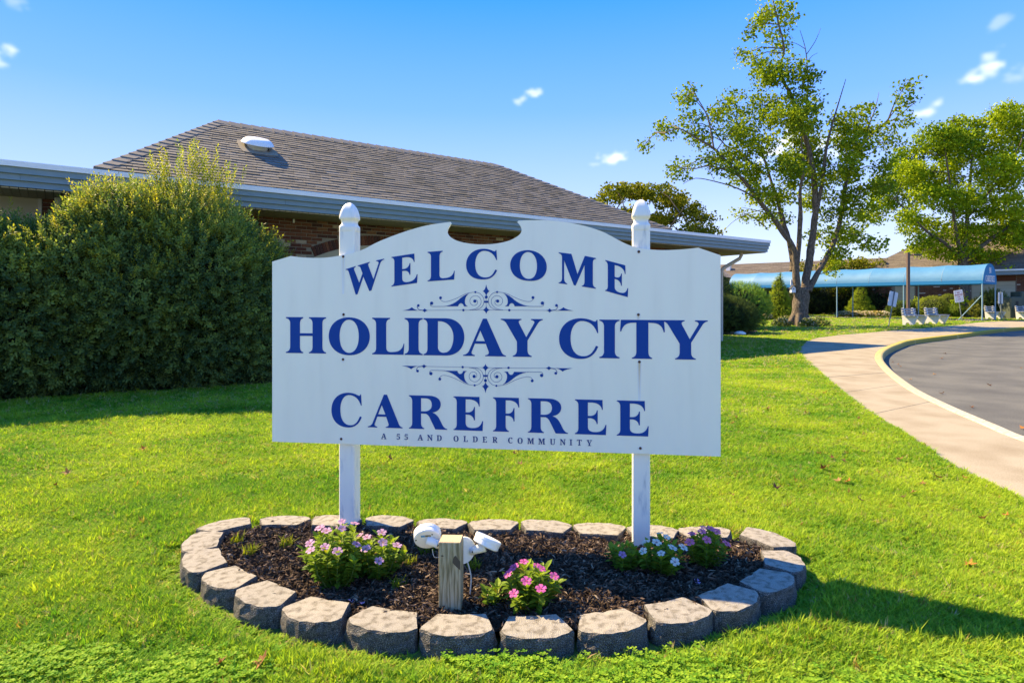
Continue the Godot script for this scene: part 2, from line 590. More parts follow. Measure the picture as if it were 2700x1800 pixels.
func setting() -> void:
	walk_left = spline([Vector2(2.95, 4), Vector2(3.05, 0), Vector2(3.2, -2.6), Vector2(3.48, -4.91), Vector2(3.76, -5.86), Vector2(4.11, -7.19), Vector2(4.62, -8.8), Vector2(5.65, -11.8), Vector2(6.95, -15.34), Vector2(8.16, -17.91), Vector2(9.55, -20.39), Vector2(11.1, -22.32), Vector2(15.01, -25.73), Vector2(20.84, -30.38), Vector2(25.1, -34.5), Vector2(29, -37.2), Vector2(38, -39.0), Vector2(60, -41)], 6)
	walk_right = spline([Vector2(4.2, 3.6), Vector2(4.28, -0.6), Vector2(4.42, -3.3), Vector2(4.75, -5.86), Vector2(4.98, -6.78), Vector2(5.36, -8.08), Vector2(5.93, -9.67), Vector2(7.12, -12.3), Vector2(8.31, -14.58), Vector2(9.63, -16.64), Vector2(11.3, -18.8), Vector2(12.8, -20.5), Vector2(16.2, -23.4), Vector2(21.2, -27.7), Vector2(25.5, -30.6), Vector2(31, -33.4), Vector2(40, -36), Vector2(61, -39)], 6)
	# lawn: one sheet out to the horizon, in two pieces where the rise levels off
	var lp := PackedVector2Array([Vector2(-90, 8), Vector2(-90, -60), Vector2(60, -60)])
	for i in range(walk_left.size() - 1, -1, -1):
		lp.append(walk_left[i])
	lp.append(Vector2(2.95, 8))
	var mb := MB.new()
	mb.sheet(lp, gy)
	mb.sheet(PackedVector2Array([Vector2(-900, -60), Vector2(-900, -900), Vector2(900, -900), Vector2(900, -60)]), gy)
	mb.sheet(PackedVector2Array([Vector2(-900, 8), Vector2(-900, -60), Vector2(-90, -60), Vector2(-90, 8)]), gy)
	ground("lawn_ground", mb.mesh(), M.lawn, "sunlit green lawn that slopes gently up towards the buildings")
	mb = MB.new()
	mb.sheet(PackedVector2Array([Vector2(-1, 60), Vector2(-1, 7.5), Vector2(1, 7.5), Vector2(60, -30), Vector2(400, -30), Vector2(400, 60)]), func(x, z): return gy(x, z) - 0.35)
	ground("subsoil_ground", mb.mesh(), M.lawn, "bare ground beneath the road and lawn edge")
	# sidewalk: bed, then one slab after another
	mb = MB.new()
	for i in walk_left.size() - 1:
		var a: Vector2 = walk_left[i]
		var b: Vector2 = walk_right[i]
		var c: Vector2 = walk_right[i + 1]
		var d: Vector2 = walk_left[i + 1]
		mb.quad(Vector3(a.x, gy(0, a.y) - 0.02, a.y), Vector3(b.x, gy(0, b.y) - 0.02, b.y), Vector3(c.x, gy(0, c.y) - 0.02, c.y), Vector3(d.x, gy(0, d.y) - 0.02, d.y))
	var walk := ground("sidewalk", mb.mesh(), M.joint, "curving tan concrete sidewalk between the lawn and the yellow kerb")
	var n := walk_left.size()
	var len := 0.0
	var cuts := [0.0]
	var want := 1.2
	for i in n - 1:
		var a: Vector2 = (walk_left[i] + walk_right[i]) * 0.5
		var b: Vector2 = (walk_left[i + 1] + walk_right[i + 1]) * 0.5
		var d := a.distance_to(b)
		while len + d >= want and cuts.size() < 40:
			cuts.append(i + (want - len) / d)
			want += 1.75
		len += d
	for k in cuts.size() - 1:
		var f0: float = cuts[k] + 0.02
		var f1: float = cuts[k + 1] - 0.02
		mb = MB.new()
		var steps := 6
		var dy := rnd(-0.003, 0.003)
		for j in steps:
			var g0 := lerpf(f0, f1, float(j) / steps)
			var g1 := lerpf(f0, f1, float(j + 1) / steps)
			var q := []
			for g in [g0, g1]:
				var i := mini(int(g), n - 2)
				var l: Vector2 = walk_left[i].lerp(walk_left[i + 1], g - i)
				var r: Vector2 = walk_right[i].lerp(walk_right[i + 1], g - i)
				q.append(Vector3(l.x, gy(0, l.y) + 0.008 + dy, l.y))
				q.append(Vector3(r.x, gy(0, r.y) + 0.008 + dy, r.y))
			mb.quad(q[0], q[1], q[3], q[2])
			mb.quad(q[2], q[2] - Vector3(0, 0.1, 0), q[0] - Vector3(0, 0.1, 0), q[0])
			if j == 0:
				mb.quad(q[0] - Vector3(0, 0.02, 0), q[1] - Vector3(0, 0.02, 0), q[1], q[0])
		part(walk, "paving_slab", mb.mesh(), M.slab)
	# kerb in lengths of cast concrete, painted yellow and faded near the camera
	var edge := []
	for i in n:
		var t: Vector2 = (walk_right[mini(i + 1, n - 1)] - walk_right[maxi(i - 1, 0)]).normalized()
		edge.append(Vector2(-t.y, t.x) * (1.0 if t.y < 0 else 1.0))
	var kerb := Node3D.new()
	kerb.name = "kerb"
	add_child(kerb)
	tag(kerb, "yellow painted concrete kerb curving along the asphalt drive", "", "", "structure")
	var prof := [Vector2(0.004, -0.02), Vector2(0.004, 0.010), Vector2(0.02, 0.018), Vector2(0.125, 0.018), Vector2(0.155, 0.006), Vector2(0.172, -0.03), Vector2(0.19, -0.16)]
	var i0 := 0
	while i0 < n - 1:
		var i1 := mini(i0 + 6, n - 1)
		mb = MB.new()
		mb.use_c = true
		for i in range(i0, i1):
			for j in prof.size() - 1:
				var q := []
				for e in [[i, j], [i, j + 1], [i + 1, j + 1], [i + 1, j]]:
					var f: float = e[0]
					var ii: int = e[0]
					var w: Vector2 = walk_right[ii] + edge[ii] * prof[e[1]].x
					if e[0] == i1 and i1 < n - 1:
						w = w.lerp(walk_right[ii - 1] + edge[ii - 1] * prof[e[1]].x, 0.012)
					q.append(Vector3(w.x, gy(0, w.y) + prof[e[1]].y, w.y))
				var fade := clampf((-walk_right[i].y - 7.0) / 14.0, 0, 1)
				mb.tint = Color(0.50, 0.46, 0.36).lerp(Color(0.44, 0.35, 0.03), fade)
				if j >= 5:
					mb.tint = mb.tint.lerp(Color(0.16, 0.14, 0.08), 0.35)
				mb.quad(q[0], q[1], q[2], q[3])
		part(kerb, "kerb_length", mb.mesh(), M.kerb)
		i0 = i1
	# road
	var rp := PackedVector2Array()
	for i in n:
		rp.append(walk_right[i] + edge[i] * 0.15)
	rp.append(Vector2(61, 6))
	rp.append(Vector2(4.4, 6))
	mb = MB.new()
	mb.sheet(rp, func(x, z): return gy(x, z) - 0.125)
	ground("road", mb.mesh(), M.asphalt, "worn grey asphalt drive with pale patches")
	mb = MB.new()
	mb.sheet(PackedVector2Array([Vector2(33, -36.9), Vector2(33.6, -34.9), Vector2(44, -37.3), Vector2(44, -39.2)]), func(x, z): return gy(x, z) + 0.022)
	ground("blue_ramp_pavement", mb.mesh(), M.ramp_blue, "blue painted strip of pavement past the canopy")
	var wp := PackedVector2Array()
	for q in walk_left:
		wp.append(q)
	wp.append(Vector2(61, 6))
	wp.append(Vector2(2.95, 6))
	no_grass.append(wp)

# ------------------------------------------------------------------ the near building
func club_house() -> void:
	var o := thing("club_house", "low brick building with blue grey fascia and brown shingled hip roof", "building", Vector3(-7.09, 0, -8.81))
	o.basis = Basis(Vector3(0.814, 0, -0.581), Vector3.UP, Vector3(0.581, 0, 0.814))
	# walls: mortar behind bricks, cream panel at the left
	var mb := MB.new()
	mb.box(Vector3(0.45, -0.2, -7.4), Vector3(17.2, 3.0, -0.942))
	var wall := part(o, "brick_wall", mb.mesh(), M.mortar)
	mb = MB.new()
	mb.box(Vector3(-6, -0.2, -7.4), Vector3(0.448, 3.0, -0.95))
	var cream := part(o, "cream_wall", mb.mesh(), M.cream)
	mb = MB.new()
	mb.box(Vector3(0.40, 0, -0.949), Vector3(0.448, 2.98, -0.915))
	part(cream, "corner_trim", mb.mesh(), M.pipe)
	var cx := 6.05
	var cy := -0.73
	var list := []
	var row := 0
	var y := -0.05
	while y < 2.93:
		var t := 0.46 - (0.102 if row % 2 else 0.0)
		while t < 17.19:
			var a := maxf(t, 0.455)
			var b := minf(t + 0.194, 17.195)
			var m := Vector2((a + b) / 2, y + 0.029)
			var near := Vector2(clampf(cx, a, b), 0)
			var r := m.distance_to(Vector2(cx, cy))
			if b - a > 0.03 and not (absf(m.x - cx) < 1.50 and r < 3.545):
				list.append([absf(y - 2.75) * 2.0 + absf(m.x - 6.0) * 0.45 if m.x > 2.2 else 9.0 + absf(y - 2.75), a, b, y])
			t += 0.204
		y += 0.0677
		row += 1
	list.sort_custom(func(p, q): return p[0] < q[0])
	var meshes := []
	for k in 4:
		mb = MB.new()
		var j := 0.0015 * k
		mb.cbox(Vector3(-0.097 + j, 0, -0.02), Vector3(0.097, 0.0575 - j, 0.0), 0.004)
		meshes.append(mb.mesh())
	var rest := []
	for k in list.size():
		var q: Array = list[k]
		if k < 285 and q[2] - q[1] > 0.18:
			var tone: int = [0, 0, 1, 1, 2, 2, 3, 4][rng.randi() % 8] if rng.randf() > 0.05 else 5
			var s := part(wall, "brick", meshes[rng.randi() % 4], M.brick[tone])
			s.position = Vector3((q[1] + q[2]) / 2, q[3], -0.93 + rnd(-0.003, 0.003))
		else:
			rest.append(q)
	var buf := PackedFloat32Array()
	buf.resize(rest.size() * 16)
	var tones := [Color(0.135, 0.05, 0.026), Color(0.105, 0.038, 0.022), Color(0.17, 0.068, 0.034), Color(0.08, 0.034, 0.024), Color(0.2, 0.095, 0.045), Color(0.42, 0.33, 0.22)]
	for k in rest.size():
		var q: Array = rest[k]
		put(buf, k, Basis.from_scale(Vector3((q[2] - q[1]) / 0.194, 1, 1)), Vector3((q[1] + q[2]) / 2, q[3], -0.93 + rnd(-0.003, 0.003)), tones[rng.randi() % 5] if rng.randf() > 0.05 else tones[5])
	scatter(wall, "brickwork", meshes[0], tinted(0.92, 0.0), buf)
	# soldier arch with a cream infill under it
	var infill := PackedVector2Array([Vector2(cx - 1.44, 0.4), Vector2(cx + 1.44, 0.4)])
	for k in 13:
		var f := asin(1.37 / 3.3) * (1.0 - 2.0 * k / 12.0)
		infill.append(Vector2(cx + 3.3 * sin(f), cy + 3.3 * cos(f)))
	mb = MB.new()
	mb.plate(ccw(infill), -0.945, -0.925)
	part(wall, "arch_infill_panel", mb.mesh(), M.cream)
	var na := 42
	for k in na:
		var f := asin(1.44 / 3.5) * (2.0 * (k + 0.5) / na - 1.0)
		mb = MB.new()
		mb.cbox(Vector3(-0.030, 0, -0.02), Vector3(0.030, 0.194, 0.0), 0.004)
		var s := part(wall, "arch_brick", mb.mesh(), M.brick[[0, 1, 1, 3, 0, 2][rng.randi() % 6]] if rng.randf() > 0.06 else M.brick[5])
		s.position = Vector3(cx + 3.303 * sin(f), cy + 3.303 * cos(f), -0.922 + rnd(-0.003, 0.003))
		s.rotation.z = -f
	# eave: soffit boards, lapped fascia boards, white drip edge, flat roof
	mb = MB.new()
	mb.box(Vector3(-6, 3.0, -7.5), Vector3(18.38, 3.26, -0.09))
	part(o, "eave_core", mb.mesh(), M.dark)
	mb = MB.new()
	var x := -6.0
	while x < 18.34:
		var back := -0.96 if x < 17.1 else -7.4
		mb.cbox(Vector3(x, 2.975, back), Vector3(minf(x + 0.094, 18.36), 2.998, -0.085), 0.006)
		x += 0.1
	part(o, "soffit", mb.mesh(), M.soffit, "stuff")
	for k in 3:
		var y0 := 3.178 - 0.09 * k
		var z1 := -0.024 * k
		x = -6.0 - 1.1 * k
		while x < 18.45:
			var x1 := minf(x + 3.66, 18.45 + z1)
			if x1 > -6.0:
				mb = MB.new()
				var x0 := maxf(x, -6.0)
				mb.quad(Vector3(x0, y0, z1), Vector3(x1 - 0.003, y0, z1), Vector3(x1 - 0.003, y0 + 0.092, z1 - 0.012), Vector3(x0, y0 + 0.092, z1 - 0.012))
				mb.quad(Vector3(x0, y0, z1 - 0.04), Vector3(x1 - 0.003, y0, z1 - 0.04), Vector3(x1 - 0.003, y0, z1), Vector3(x0, y0, z1))
				mb.quad(Vector3(x1 - 0.003, y0, z1), Vector3(x1 - 0.003, y0, z1 - 0.04), Vector3(x1 - 0.003, y0 + 0.092, z1 - 0.04), Vector3(x1 - 0.003, y0 + 0.092, z1 - 0.012))
				part(o, "fascia_board", mb.mesh(), M.fascia)
			x += 3.66
		mb = MB.new()
		mb.box(Vector3(18.40 + z1, y0, -7.5), Vector3(18.449 + z1, y0 + 0.09, -0.005 + z1))
		part(o, "end_fascia_board", mb.mesh(), M.fascia)
	mb = MB.new()
	mb.cbox(Vector3(-6, 3.272, -7.5), Vector3(18.47, 3.352, 0.016), 0.008)
	part(o, "drip_edge", mb.mesh(), M.drip)
	# hip roof
	var p0 := Vector3(1.08, 3.353, 0.0)
	var p1 := Vector3(13.96, 3.353, 0.0)
	var r0 := Vector3(3.31, 5.10, -2.8)
	var r1 := Vector3(10.2, 5.10, -2.8)
	var b0 := Vector3(1.08, 3.353, -5.6)
	var b1 := Vector3(13.96, 3.353, -5.6)
	mb = MB.new()
	mb.quad(p0, p1, r1, r0)
	mb.tri(b0, p0, r0)
	mb.tri(p1, b1, r1)
	mb.quad(b1, b0, r0, r1)
	var roof := part(o, "roof", mb.mesh(), M.far_roof)
	var tabs := []
	var nc := 26
	for k in nc:
		var f0 := float(k) / nc
		var f1 := float(k + 1) / nc
		var t := 1.08 + 2.23 * f0 - rnd(0, 0.3)
		while t < 13.96 - 3.76 * f0:
			var w: float = [0.20, 0.26, 0.30, 0.16][rng.randi() % 4]
			var lo0 := maxf(t, 1.08 + 2.23 * f0)
			var lo1 := minf(t + w - 0.008, 13.96 - 3.76 * f0)
			var hi0 := maxf(t, 1.08 + 2.23 * f1)
			var hi1 := minf(t + w - 0.008, 13.96 - 3.76 * f1)
			if lo1 - lo0 > 0.03:
				tabs.append([8.81 + 0.581 * (lo0 + lo1) / 2 + 2.28 * f0, f0, f1, lo0, lo1, minf(hi0, hi1), maxf(hi1, minf(hi0, hi1) + 0.001)])
			t += w
	tabs.sort_custom(func(p, q): return p[0] < q[0])
	var many := MB.new()
	many.use_c = true
	var up := Vector3(0, 2.8, 1.747) / 3.30
	for k in tabs.size():
		var q: Array = tabs[k]
		var tone: int = [0, 1, 1, 2, 2, 3, 4][rng.randi() % 7]
		var one := many
		if k < 290:
			one = MB.new()
		else:
			var tc: Array = [[0.138, 0.127, 0.108], [0.152, 0.140, 0.119], [0.166, 0.153, 0.131], [0.116, 0.106, 0.090], [0.185, 0.171, 0.147]][tone]
			one.tint = Color(tc[0], tc[1], tc[2])
		var lift := 0.016 + (0.006 if rng.randf() < 0.45 else 0.0)
		var at := func(t, f, h): return Vector3(t, 3.353 + 1.747 * f, -2.8 * f) + up * h
		var a: Vector3 = at.call(q[3], q[1], lift)
		var b: Vector3 = at.call(q[4], q[1], lift)
		var c: Vector3 = at.call(q[6], q[2], 0.005)
		var d: Vector3 = at.call(q[5], q[2], 0.005)
		var e: Vector3 = at.call(q[3], q[1], 0.001)
		var g: Vector3 = at.call(q[4], q[1], 0.001)
		one.quad(a, b, c, d)
		one.quad(e, g, b, a)
		one.tri(e, a, d)
		one.tri(g, c, b)
		if k < 290:
			part(roof, "shingle", one.mesh(), M.shingle[tone])
	part(roof, "shingle_courses", many.mesh(), M.shingle_many, "stuff")
	var lines := [[p0, r0, Vector3(1, 0, 0), Vector3(0, 0, -1)], [p1, r1, Vector3(0, 0, -1), Vector3(-1, 0, 0)], [r0, r1, Vector3(0, -0.53, 0.85), Vector3(0, -0.53, -0.85)]]
	for l in lines:
		var from: Vector3 = l[0]
		var to: Vector3 = l[1]
		var len_ := from.distance_to(to)
		var n := int(len_ / 0.21)
		for k in n:
			var a := from.lerp(to, float(k) / n) + Vector3(0, 0.045, 0)
			var b := from.lerp(to, float(k + 1.15) / n) + Vector3(0, 0.026, 0)
			mb = MB.new()
			for s in [0, 1]:
				var side: Vector3 = l[2 + s] * 0.20
				var drop := Vector3(0, -0.014, 0)
				var q := [a, a + side + drop, b + side + drop, b]
				if s == 0:
					mb.quad(q[0], q[1], q[2], q[3])
				else:
					mb.quad(q[1], q[0], q[3], q[2])
				mb.quad(q[0], q[0] - Vector3(0, 0.02, 0), q[1] - Vector3(0, 0.02, 0), q[1])
				mb.quad(q[1], q[1] - Vector3(0, 0.02, 0), q[2] - Vector3(0, 0.02, 0), q[2])
			part(roof, "ridge_cap", mb.mesh(), M.shingle[[2, 4, 4, 4][rng.randi() % 4]])
	# roof fan with a white skirted cap
	mb = MB.new()
	mb.lathe([Vector2(0.02, -0.1), Vector2(0.19, -0.1), Vector2(0.19, 0.06), Vector2(0.27, 0.055), Vector2(0.30, 0.05), Vector2(0.302, 0.065), Vector2(0.25, 0.13), Vector2(0.2, 0.16), Vector2(0.10, 0.172), Vector2(0.001, 0.175)], 28)
	var vent := part(roof, "roof_vent", mb.mesh(true), M.vent)
	vent.position = Vector3(3.8, 3.353 + 1.747 * 0.58 + 0.045, -2.8 * 0.58)
	vent.rotation.x = deg_to_rad(22)
	mb = MB.new()
	mb.lathe([Vector2(0.001, 0.0), Vector2(0.34, 0.0), Vector2(0.34, 0.01), Vector2(0.2, 0.02)], 20, 8.0)
	var flash := part(roof, "vent_flashing", mb.mesh(), M.mortar)
	flash.position = Vector3(3.8, 3.353 + 1.747 * 0.58 + 0.02, -2.8 * 0.58)
	flash.rotation.x = deg_to_rad(32)
	# downspouts
	for q in [[Vector3(0.66, 2.99, -0.70), Vector3(0.66, 2.84, -0.71), Vector3(0.66, 2.74, -0.76), Vector3(0.66, 2.63, -0.85), Vector3(0.66, 2.5, -0.87), Vector3(0.66, 0.2, -0.87)], [Vector3(17.76, 2.99, -0.54), Vector3(17.76, 2.90, -0.54), Vector3(17.72, 2.80, -0.57), Vector3(17.34, 2.52, -0.86), Vector3(17.27, 2.43, -0.90), Vector3(17.26, 2.3, -0.90), Vector3(17.26, 0.2, -0.90)]]:
		mb = MB.new()
		mb.tube(q, [0.056], 8)
		part(o, "downspout", mb.mesh(), M.pipe)
	mb = MB.new()
	for k in 5:
		var a := 0.615 + 0.022 * k
		mb.box(Vector3(a, 0.2, -0.835), Vector3(a + 0.009, 2.58, -0.81))
	part(o, "downspout_ribs", mb.mesh(), M.pipe)
	mb = MB.new()
	mb.box(Vector3(4.27, 2.90, -0.93), Vector3(4.30, 2.97, -0.90))
	part(o, "soffit_hook", mb.mesh(), M.white)


# ------------------------------------------------------------------ the buildings beyond the canopy
func hip(mb: MB, x0: float, x1: float, z0: float, z1: float, y0: float, y1: float, in0: float, in1: float) -> void:
	var zm := (z0 + z1) / 2
	var a := Vector3(x0, y0, z1)
	var b := Vector3(x1, y0, z1)
	var c := Vector3(x1, y0, z0)
	var d := Vector3(x0, y0, z0)
	var r := Vector3(x0 + in0, y1, zm)
	var s := Vector3(x1 - in1, y1, zm)
	mb.quad(a, b, s, r)
	mb.quad(c, d, r, s)
	mb.tri(d, a, r)
	mb.tri(b, c, s)
	mb.quad(d, c, b, a)

func courses(parent: Node, a: Vector3, b: Vector3, s: Vector3, r: Vector3) -> void:    # lapped shingle courses from the eave a-b up to the ridge r-s
	var mb := MB.new()
	mb.use_c = true
	var n := int(a.distance_to(r + (b - a) * (r - a).dot(b - a) / (b - a).length_squared() * -1.0) / 0.16)
	var up := (b - a).cross(r - a).normalized()
	for k in n:
		var f0 := float(k) / n
		var f1 := float(k + 1) / n
		var l0 := a.lerp(r, f0)
		var l1 := a.lerp(r, f1)
		var m0 := b.lerp(s, f0)
		var m1 := b.lerp(s, f1)
		var pieces := maxi(1, int(l0.distance_to(m0) / 0.9))
		for j in pieces:
			var g0 := float(j) / pieces
			var g1 := float(j + 1) / pieces
			var t := rnd(0.75, 1.1)
			mb.tint = Color(t, t, t * rnd(0.95, 1.02))
			var h := 0.03 + rnd(0, 0.012)
			var p0 := l0.lerp(m0, g0)
			var p1 := l0.lerp(m0, g1)
			var p2 := l1.lerp(m1, g1)
			var p3 := l1.lerp(m1, g0)
			mb.quad(p0 + up * h, p1 + up * h, p2 + up * 0.006, p3 + up * 0.006)
			mb.quad(p0, p1, p1 + up * h, p0 + up * h)
	part(parent, "shingle_courses", mb.mesh(), M.far_shingle, "stuff")

func far_bricks(parent: Node, x0: float, x1: float, y0: float, y1: float, z: float) -> void:
	var rows := int((y1 - y0) / 0.0677)
	var cols := int((x1 - x0) / 0.204)
	var buf := PackedFloat32Array()
	buf.resize(rows * cols * 16)
	var mb := MB.new()
	mb.box(Vector3(-0.097, 0, -0.02), Vector3(0.097, 0.0575, 0.0))
	for r in rows:
		var run := 0
		for k in cols:
			var c := Color(0.11, 0.042, 0.026).lerp(Color(0.19, 0.085, 0.048), rng.randf())
			if rng.randf() < 0.035:
				run = 1 + rng.randi() % 2
			if run > 0:
				run -= 1
				c = Color(0.62, 0.56, 0.48)
			var x := x0 + 0.102 + k * 0.204 + (0.05 if r % 2 else -0.05)
			put(buf, r * cols + k, Basis.IDENTITY, Vector3(clampf(x, x0 + 0.097, x1 - 0.097), y0 + r * 0.0677, z), c)
	scatter(parent, "brick_courses", mb.mesh(), tinted(0.9, 0.0), buf)

func far_wings() -> void:
	M.far_shingle = M.far_roof.duplicate()
	M.far_shingle.vertex_color_use_as_albedo = true
	var turn := Basis(Vector3(0.8, 0, 0.6), Vector3.UP, Vector3(-0.6, 0, 0.8))
	var o := thing("brick_wing", "far brick wing with cream panels and grey hip roof behind the canopy", "building", Vector3(35.3, 0, -46))
	o.basis = turn
	var mb := MB.new()
	mb.box(Vector3(-8.4, 0, -11), Vector3(14, 3.9, -0.02))
	var wall := part(o, "wall", mb.mesh(), M.mortar)
	far_bricks(wall, -8.4, -6.6, 0.4, 3.88, 0.0)
	far_bricks(wall, -5.2, -1.7, 0.4, 3.88, 0.0)
	far_bricks(wall, 0.9, 14, 0.4, 3.88, 0.0)
	mb = MB.new()
	mb.box(Vector3(-1.7, 3.2, -0.02), Vector3(0.9, 3.86, -0.004))
	part(wall, "brick_band", mb.mesh(), M.brick[0])
	for q in [[-6.55, -5.25, 3.86], [-1.65, 0.86, 3.18]]:
		mb = MB.new()
		mb.box(Vector3(q[0], 0.3, -0.015), Vector3(q[1], q[2], 0.012))
		part(wall, "cream_panel", mb.mesh(), M.cream)
	mb = MB.new()
	hip(mb, -9.2, 14.8, -11.8, 0.8, 4.0, 7.9, 6.0, 6.0)
	var rf := part(o, "roof", mb.mesh(), M.far_roof)
	courses(rf, Vector3(-9.2, 4.0, 0.8), Vector3(14.8, 4.0, 0.8), Vector3(8.8, 7.9, -5.5), Vector3(-3.2, 7.9, -5.5))
	courses(rf, Vector3(-9.2, 4.0, -11.8), Vector3(-9.2, 4.0, 0.8), Vector3(-3.2, 7.9, -5.5), Vector3(-3.21, 7.9, -5.51))
	mb = MB.new()
	mb.box(Vector3(-9.2, 3.62, 0.62), Vector3(14.8, 3.9, 0.76))
	part(o, "fascia", mb.mesh(), M.fascia)
	mb = MB.new()
	mb.box(Vector3(-9.25, 3.9, 0.64), Vector3(14.85, 4.01, 0.86))
	part(o, "gutter", mb.mesh(), M.drip)
	mb = MB.new()
	mb.box(Vector3(-9.2, 3.62, -11.5), Vector3(14.8, 3.66, 0.62))
	part(o, "soffit", mb.mesh(), M.soffit)
	mb = MB.new()
	mb.tube([Vector3(2.0, 3.7, 0.05), Vector3(2.0, 0.5, 0.05)], [0.05], 8)
	part(o, "downspout", mb.mesh(), M.pipe)
	# lower wing further back, with two windows
	var w := thing("cream_wing", "low cream sided wing with grey brown roof left of the big tree", "building", Vector3(20, 0, -62))
	w.basis = turn
	mb = MB.new()
	mb.box(Vector3(-2.2, 0, -2.2), Vector3(14, 3.9, 2.2))
	mb.box(Vector3(-2.2, 0, 2.2), Vector3(2.0, 3.9, 11.0))
	var ww := part(w, "wall", mb.mesh(), M.cream)
	for a in [3.1, 4.4, 7.2]:
		mb = MB.new()
		mb.box(Vector3(a - 0.5, 1.75, 2.18), Vector3(a + 0.5, 3.12, 2.24))
		var f := part(ww, "window", mb.mesh(), M.white)
		mb = MB.new()
		mb.box(Vector3(a - 0.4, 1.85, 2.2), Vector3(a + 0.4, 3.02, 2.255))
		part(f, "pane", mb.mesh(), M.glass)
	mb = MB.new()
	hip(mb, -2.8, 14.6, -2.9, 2.9, 3.95, 5.45, 2.9, 0.2)
	var wr := part(w, "roof", mb.mesh(), M.far_roof)
	courses(wr, Vector3(-2.8, 3.95, 2.9), Vector3(14.6, 3.95, 2.9), Vector3(14.4, 5.45, 0.0), Vector3(0.1, 5.45, 0.0))
	mb = MB.new()
	mb.xf = Transform3D(Basis(Vector3.UP, -PI / 2), Vector3.ZERO)
	hip(mb, -2.7, 12, -2.65, 2.85, 3.97, 5.42, 2.7, 2.7)
	part(w, "cross_roof", mb.mesh(), M.far_roof)
	mb = MB.new()
	mb.box(Vector3(-2.8, 3.75, 2.82), Vector3(14.6, 3.96, 2.95))
	part(w, "gutter", mb.mesh(), M.drip)
	for q in [[1.5, 5.0, 1.2], [8.2, 5.3, 0.3]]:
		mb = MB.new()
		mb.box(Vector3(q[0] - 0.2, q[1] - 0.5, q[2] - 0.2), Vector3(q[0] + 0.2, q[1] + 0.25, q[2] + 0.2))
		part(w, "roof_vent", mb.mesh(), M.vent)
	mb = MB.new()
	mb.box(Vector3(9.6, 4.6, -0.4), Vector3(10.3, 5.9, 0.4))
	part(w, "chimney", mb.mesh(), M.brick[4])


# ------------------------------------------------------------------ shrubs
func sprig(leaves: int, length: float, lw: float, ll: float) -> ArrayMesh:      # a twig along +y with paired leaves
	var mb := MB.new()
	mb.use_c = true
	mb.tint = Color(0.55, 0.40, 0.25)
	mb.tri(Vector3(-0.003, 0, 0), Vector3(0.003, 0, 0), Vector3(0, length, 0))
	for k in leaves:
		var h := length * (0.12 + 0.88 * k / (leaves - 1.0))
		var f := k * 2.4 + rnd(-0.4, 0.4)
		var out := Vector3(cos(f), 0, sin(f))
		var rise := rnd(0.35, 1.0) if k < leaves - 2 else 2.0
		var d := (out + Vector3(0, rise, 0)).normalized()
		var s := d.cross(Vector3.UP).normalized()
		var n := s.cross(d)
		var b := Vector3(0, h, 0) + out * 0.003
		var l := ll * rnd(0.75, 1.2)
		var g := rnd(0.75, 1.15)
		mb.tint = Color(g, g, g * rnd(0.8, 1.0))
		var m := b + d * l * 0.5 - n * l * 0.06
		mb.tri(b, m + s * lw, b + d * l)
		mb.tri(b, b + d * l, m - s * lw)
	return mb.mesh()

func shell(parent: Node, called: String, balls: Array, count: int, m: Mesh, mat_: Material, low: Color, high: Color, size: float, deep := 0.35, upward := 0.7, y0 := 0.05, tip := 0.0) -> void:
	var buf := PackedFloat32Array()
	buf.resize(count * 16)
	var area := 0.0
	var acc := []
	for b in balls:
		var r: Vector3 = b[1]
		area += r.x * r.y + r.y * r.z + r.x * r.z
		acc.append(area)
	var f := FastNoiseLite.new()
	f.seed = 31 + count
	f.frequency = 0.9
	var i := 0
	var tries := 0
	while i < count and tries < count * 6:
		tries += 1
		var pick := rng.randf() * area
		var k := 0
		while acc[k] < pick:
			k += 1
		var c: Vector3 = balls[k][0]
		var r: Vector3 = balls[k][1]
		var d := rv()
		if d.length() > 1.0 or d.length() < 0.05:
			continue
		d = d.normalized()
		var n := f.get_noise_3dv((c + d * r) * 2.0)
		var depth := 1.0 - deep * pow(rng.randf(), 1.6) + 0.13 * n
		var at := c + d * r * depth
		if at.y < y0:
			continue
		var hidden := false
		for j in balls.size():
			if j != k:
				var e: Vector3 = (at - balls[j][0]) / balls[j][1]
				if e.length() < 0.68:
					hidden = true
		if hidden:
			continue
		var out := (d / r).normalized()
		var dir := out + Vector3(0, upward, 0) + rv() * 0.6
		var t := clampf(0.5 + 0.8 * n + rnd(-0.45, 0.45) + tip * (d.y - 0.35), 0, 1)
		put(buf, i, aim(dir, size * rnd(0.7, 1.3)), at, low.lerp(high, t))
		i += 1
	scatter(parent, called, m, mat_, buf.slice(0, i * 16))

func shrub(called: String, label: String, at: Vector3, balls: Array, count: int, m: Mesh, mat_: Material, low: Color, high: Color, size: float, group := "", deep := 0.3, upward := 0.5) -> Node3D:
	var o := thing(called, label, "shrub", at, group)
	var mb := MB.new()
	var b0: Vector3 = balls[0][0]
	for k in 4:
		mb.tube([Vector3(rnd(-0.06, 0.06), -0.05, rnd(-0.06, 0.06)), b0 * 0.5 + rv() * 0.08, b0 + rv() * balls[0][1] * 0.4], [0.03, 0.02, 0.008], 5)
	part(o, "stem", mb.mesh(true), M.stem)
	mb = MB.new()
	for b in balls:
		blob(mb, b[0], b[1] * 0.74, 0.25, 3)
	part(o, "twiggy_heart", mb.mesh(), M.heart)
	shell(o, "foliage", balls, count, m, mat_, low, high, size, deep, upward)
	return o

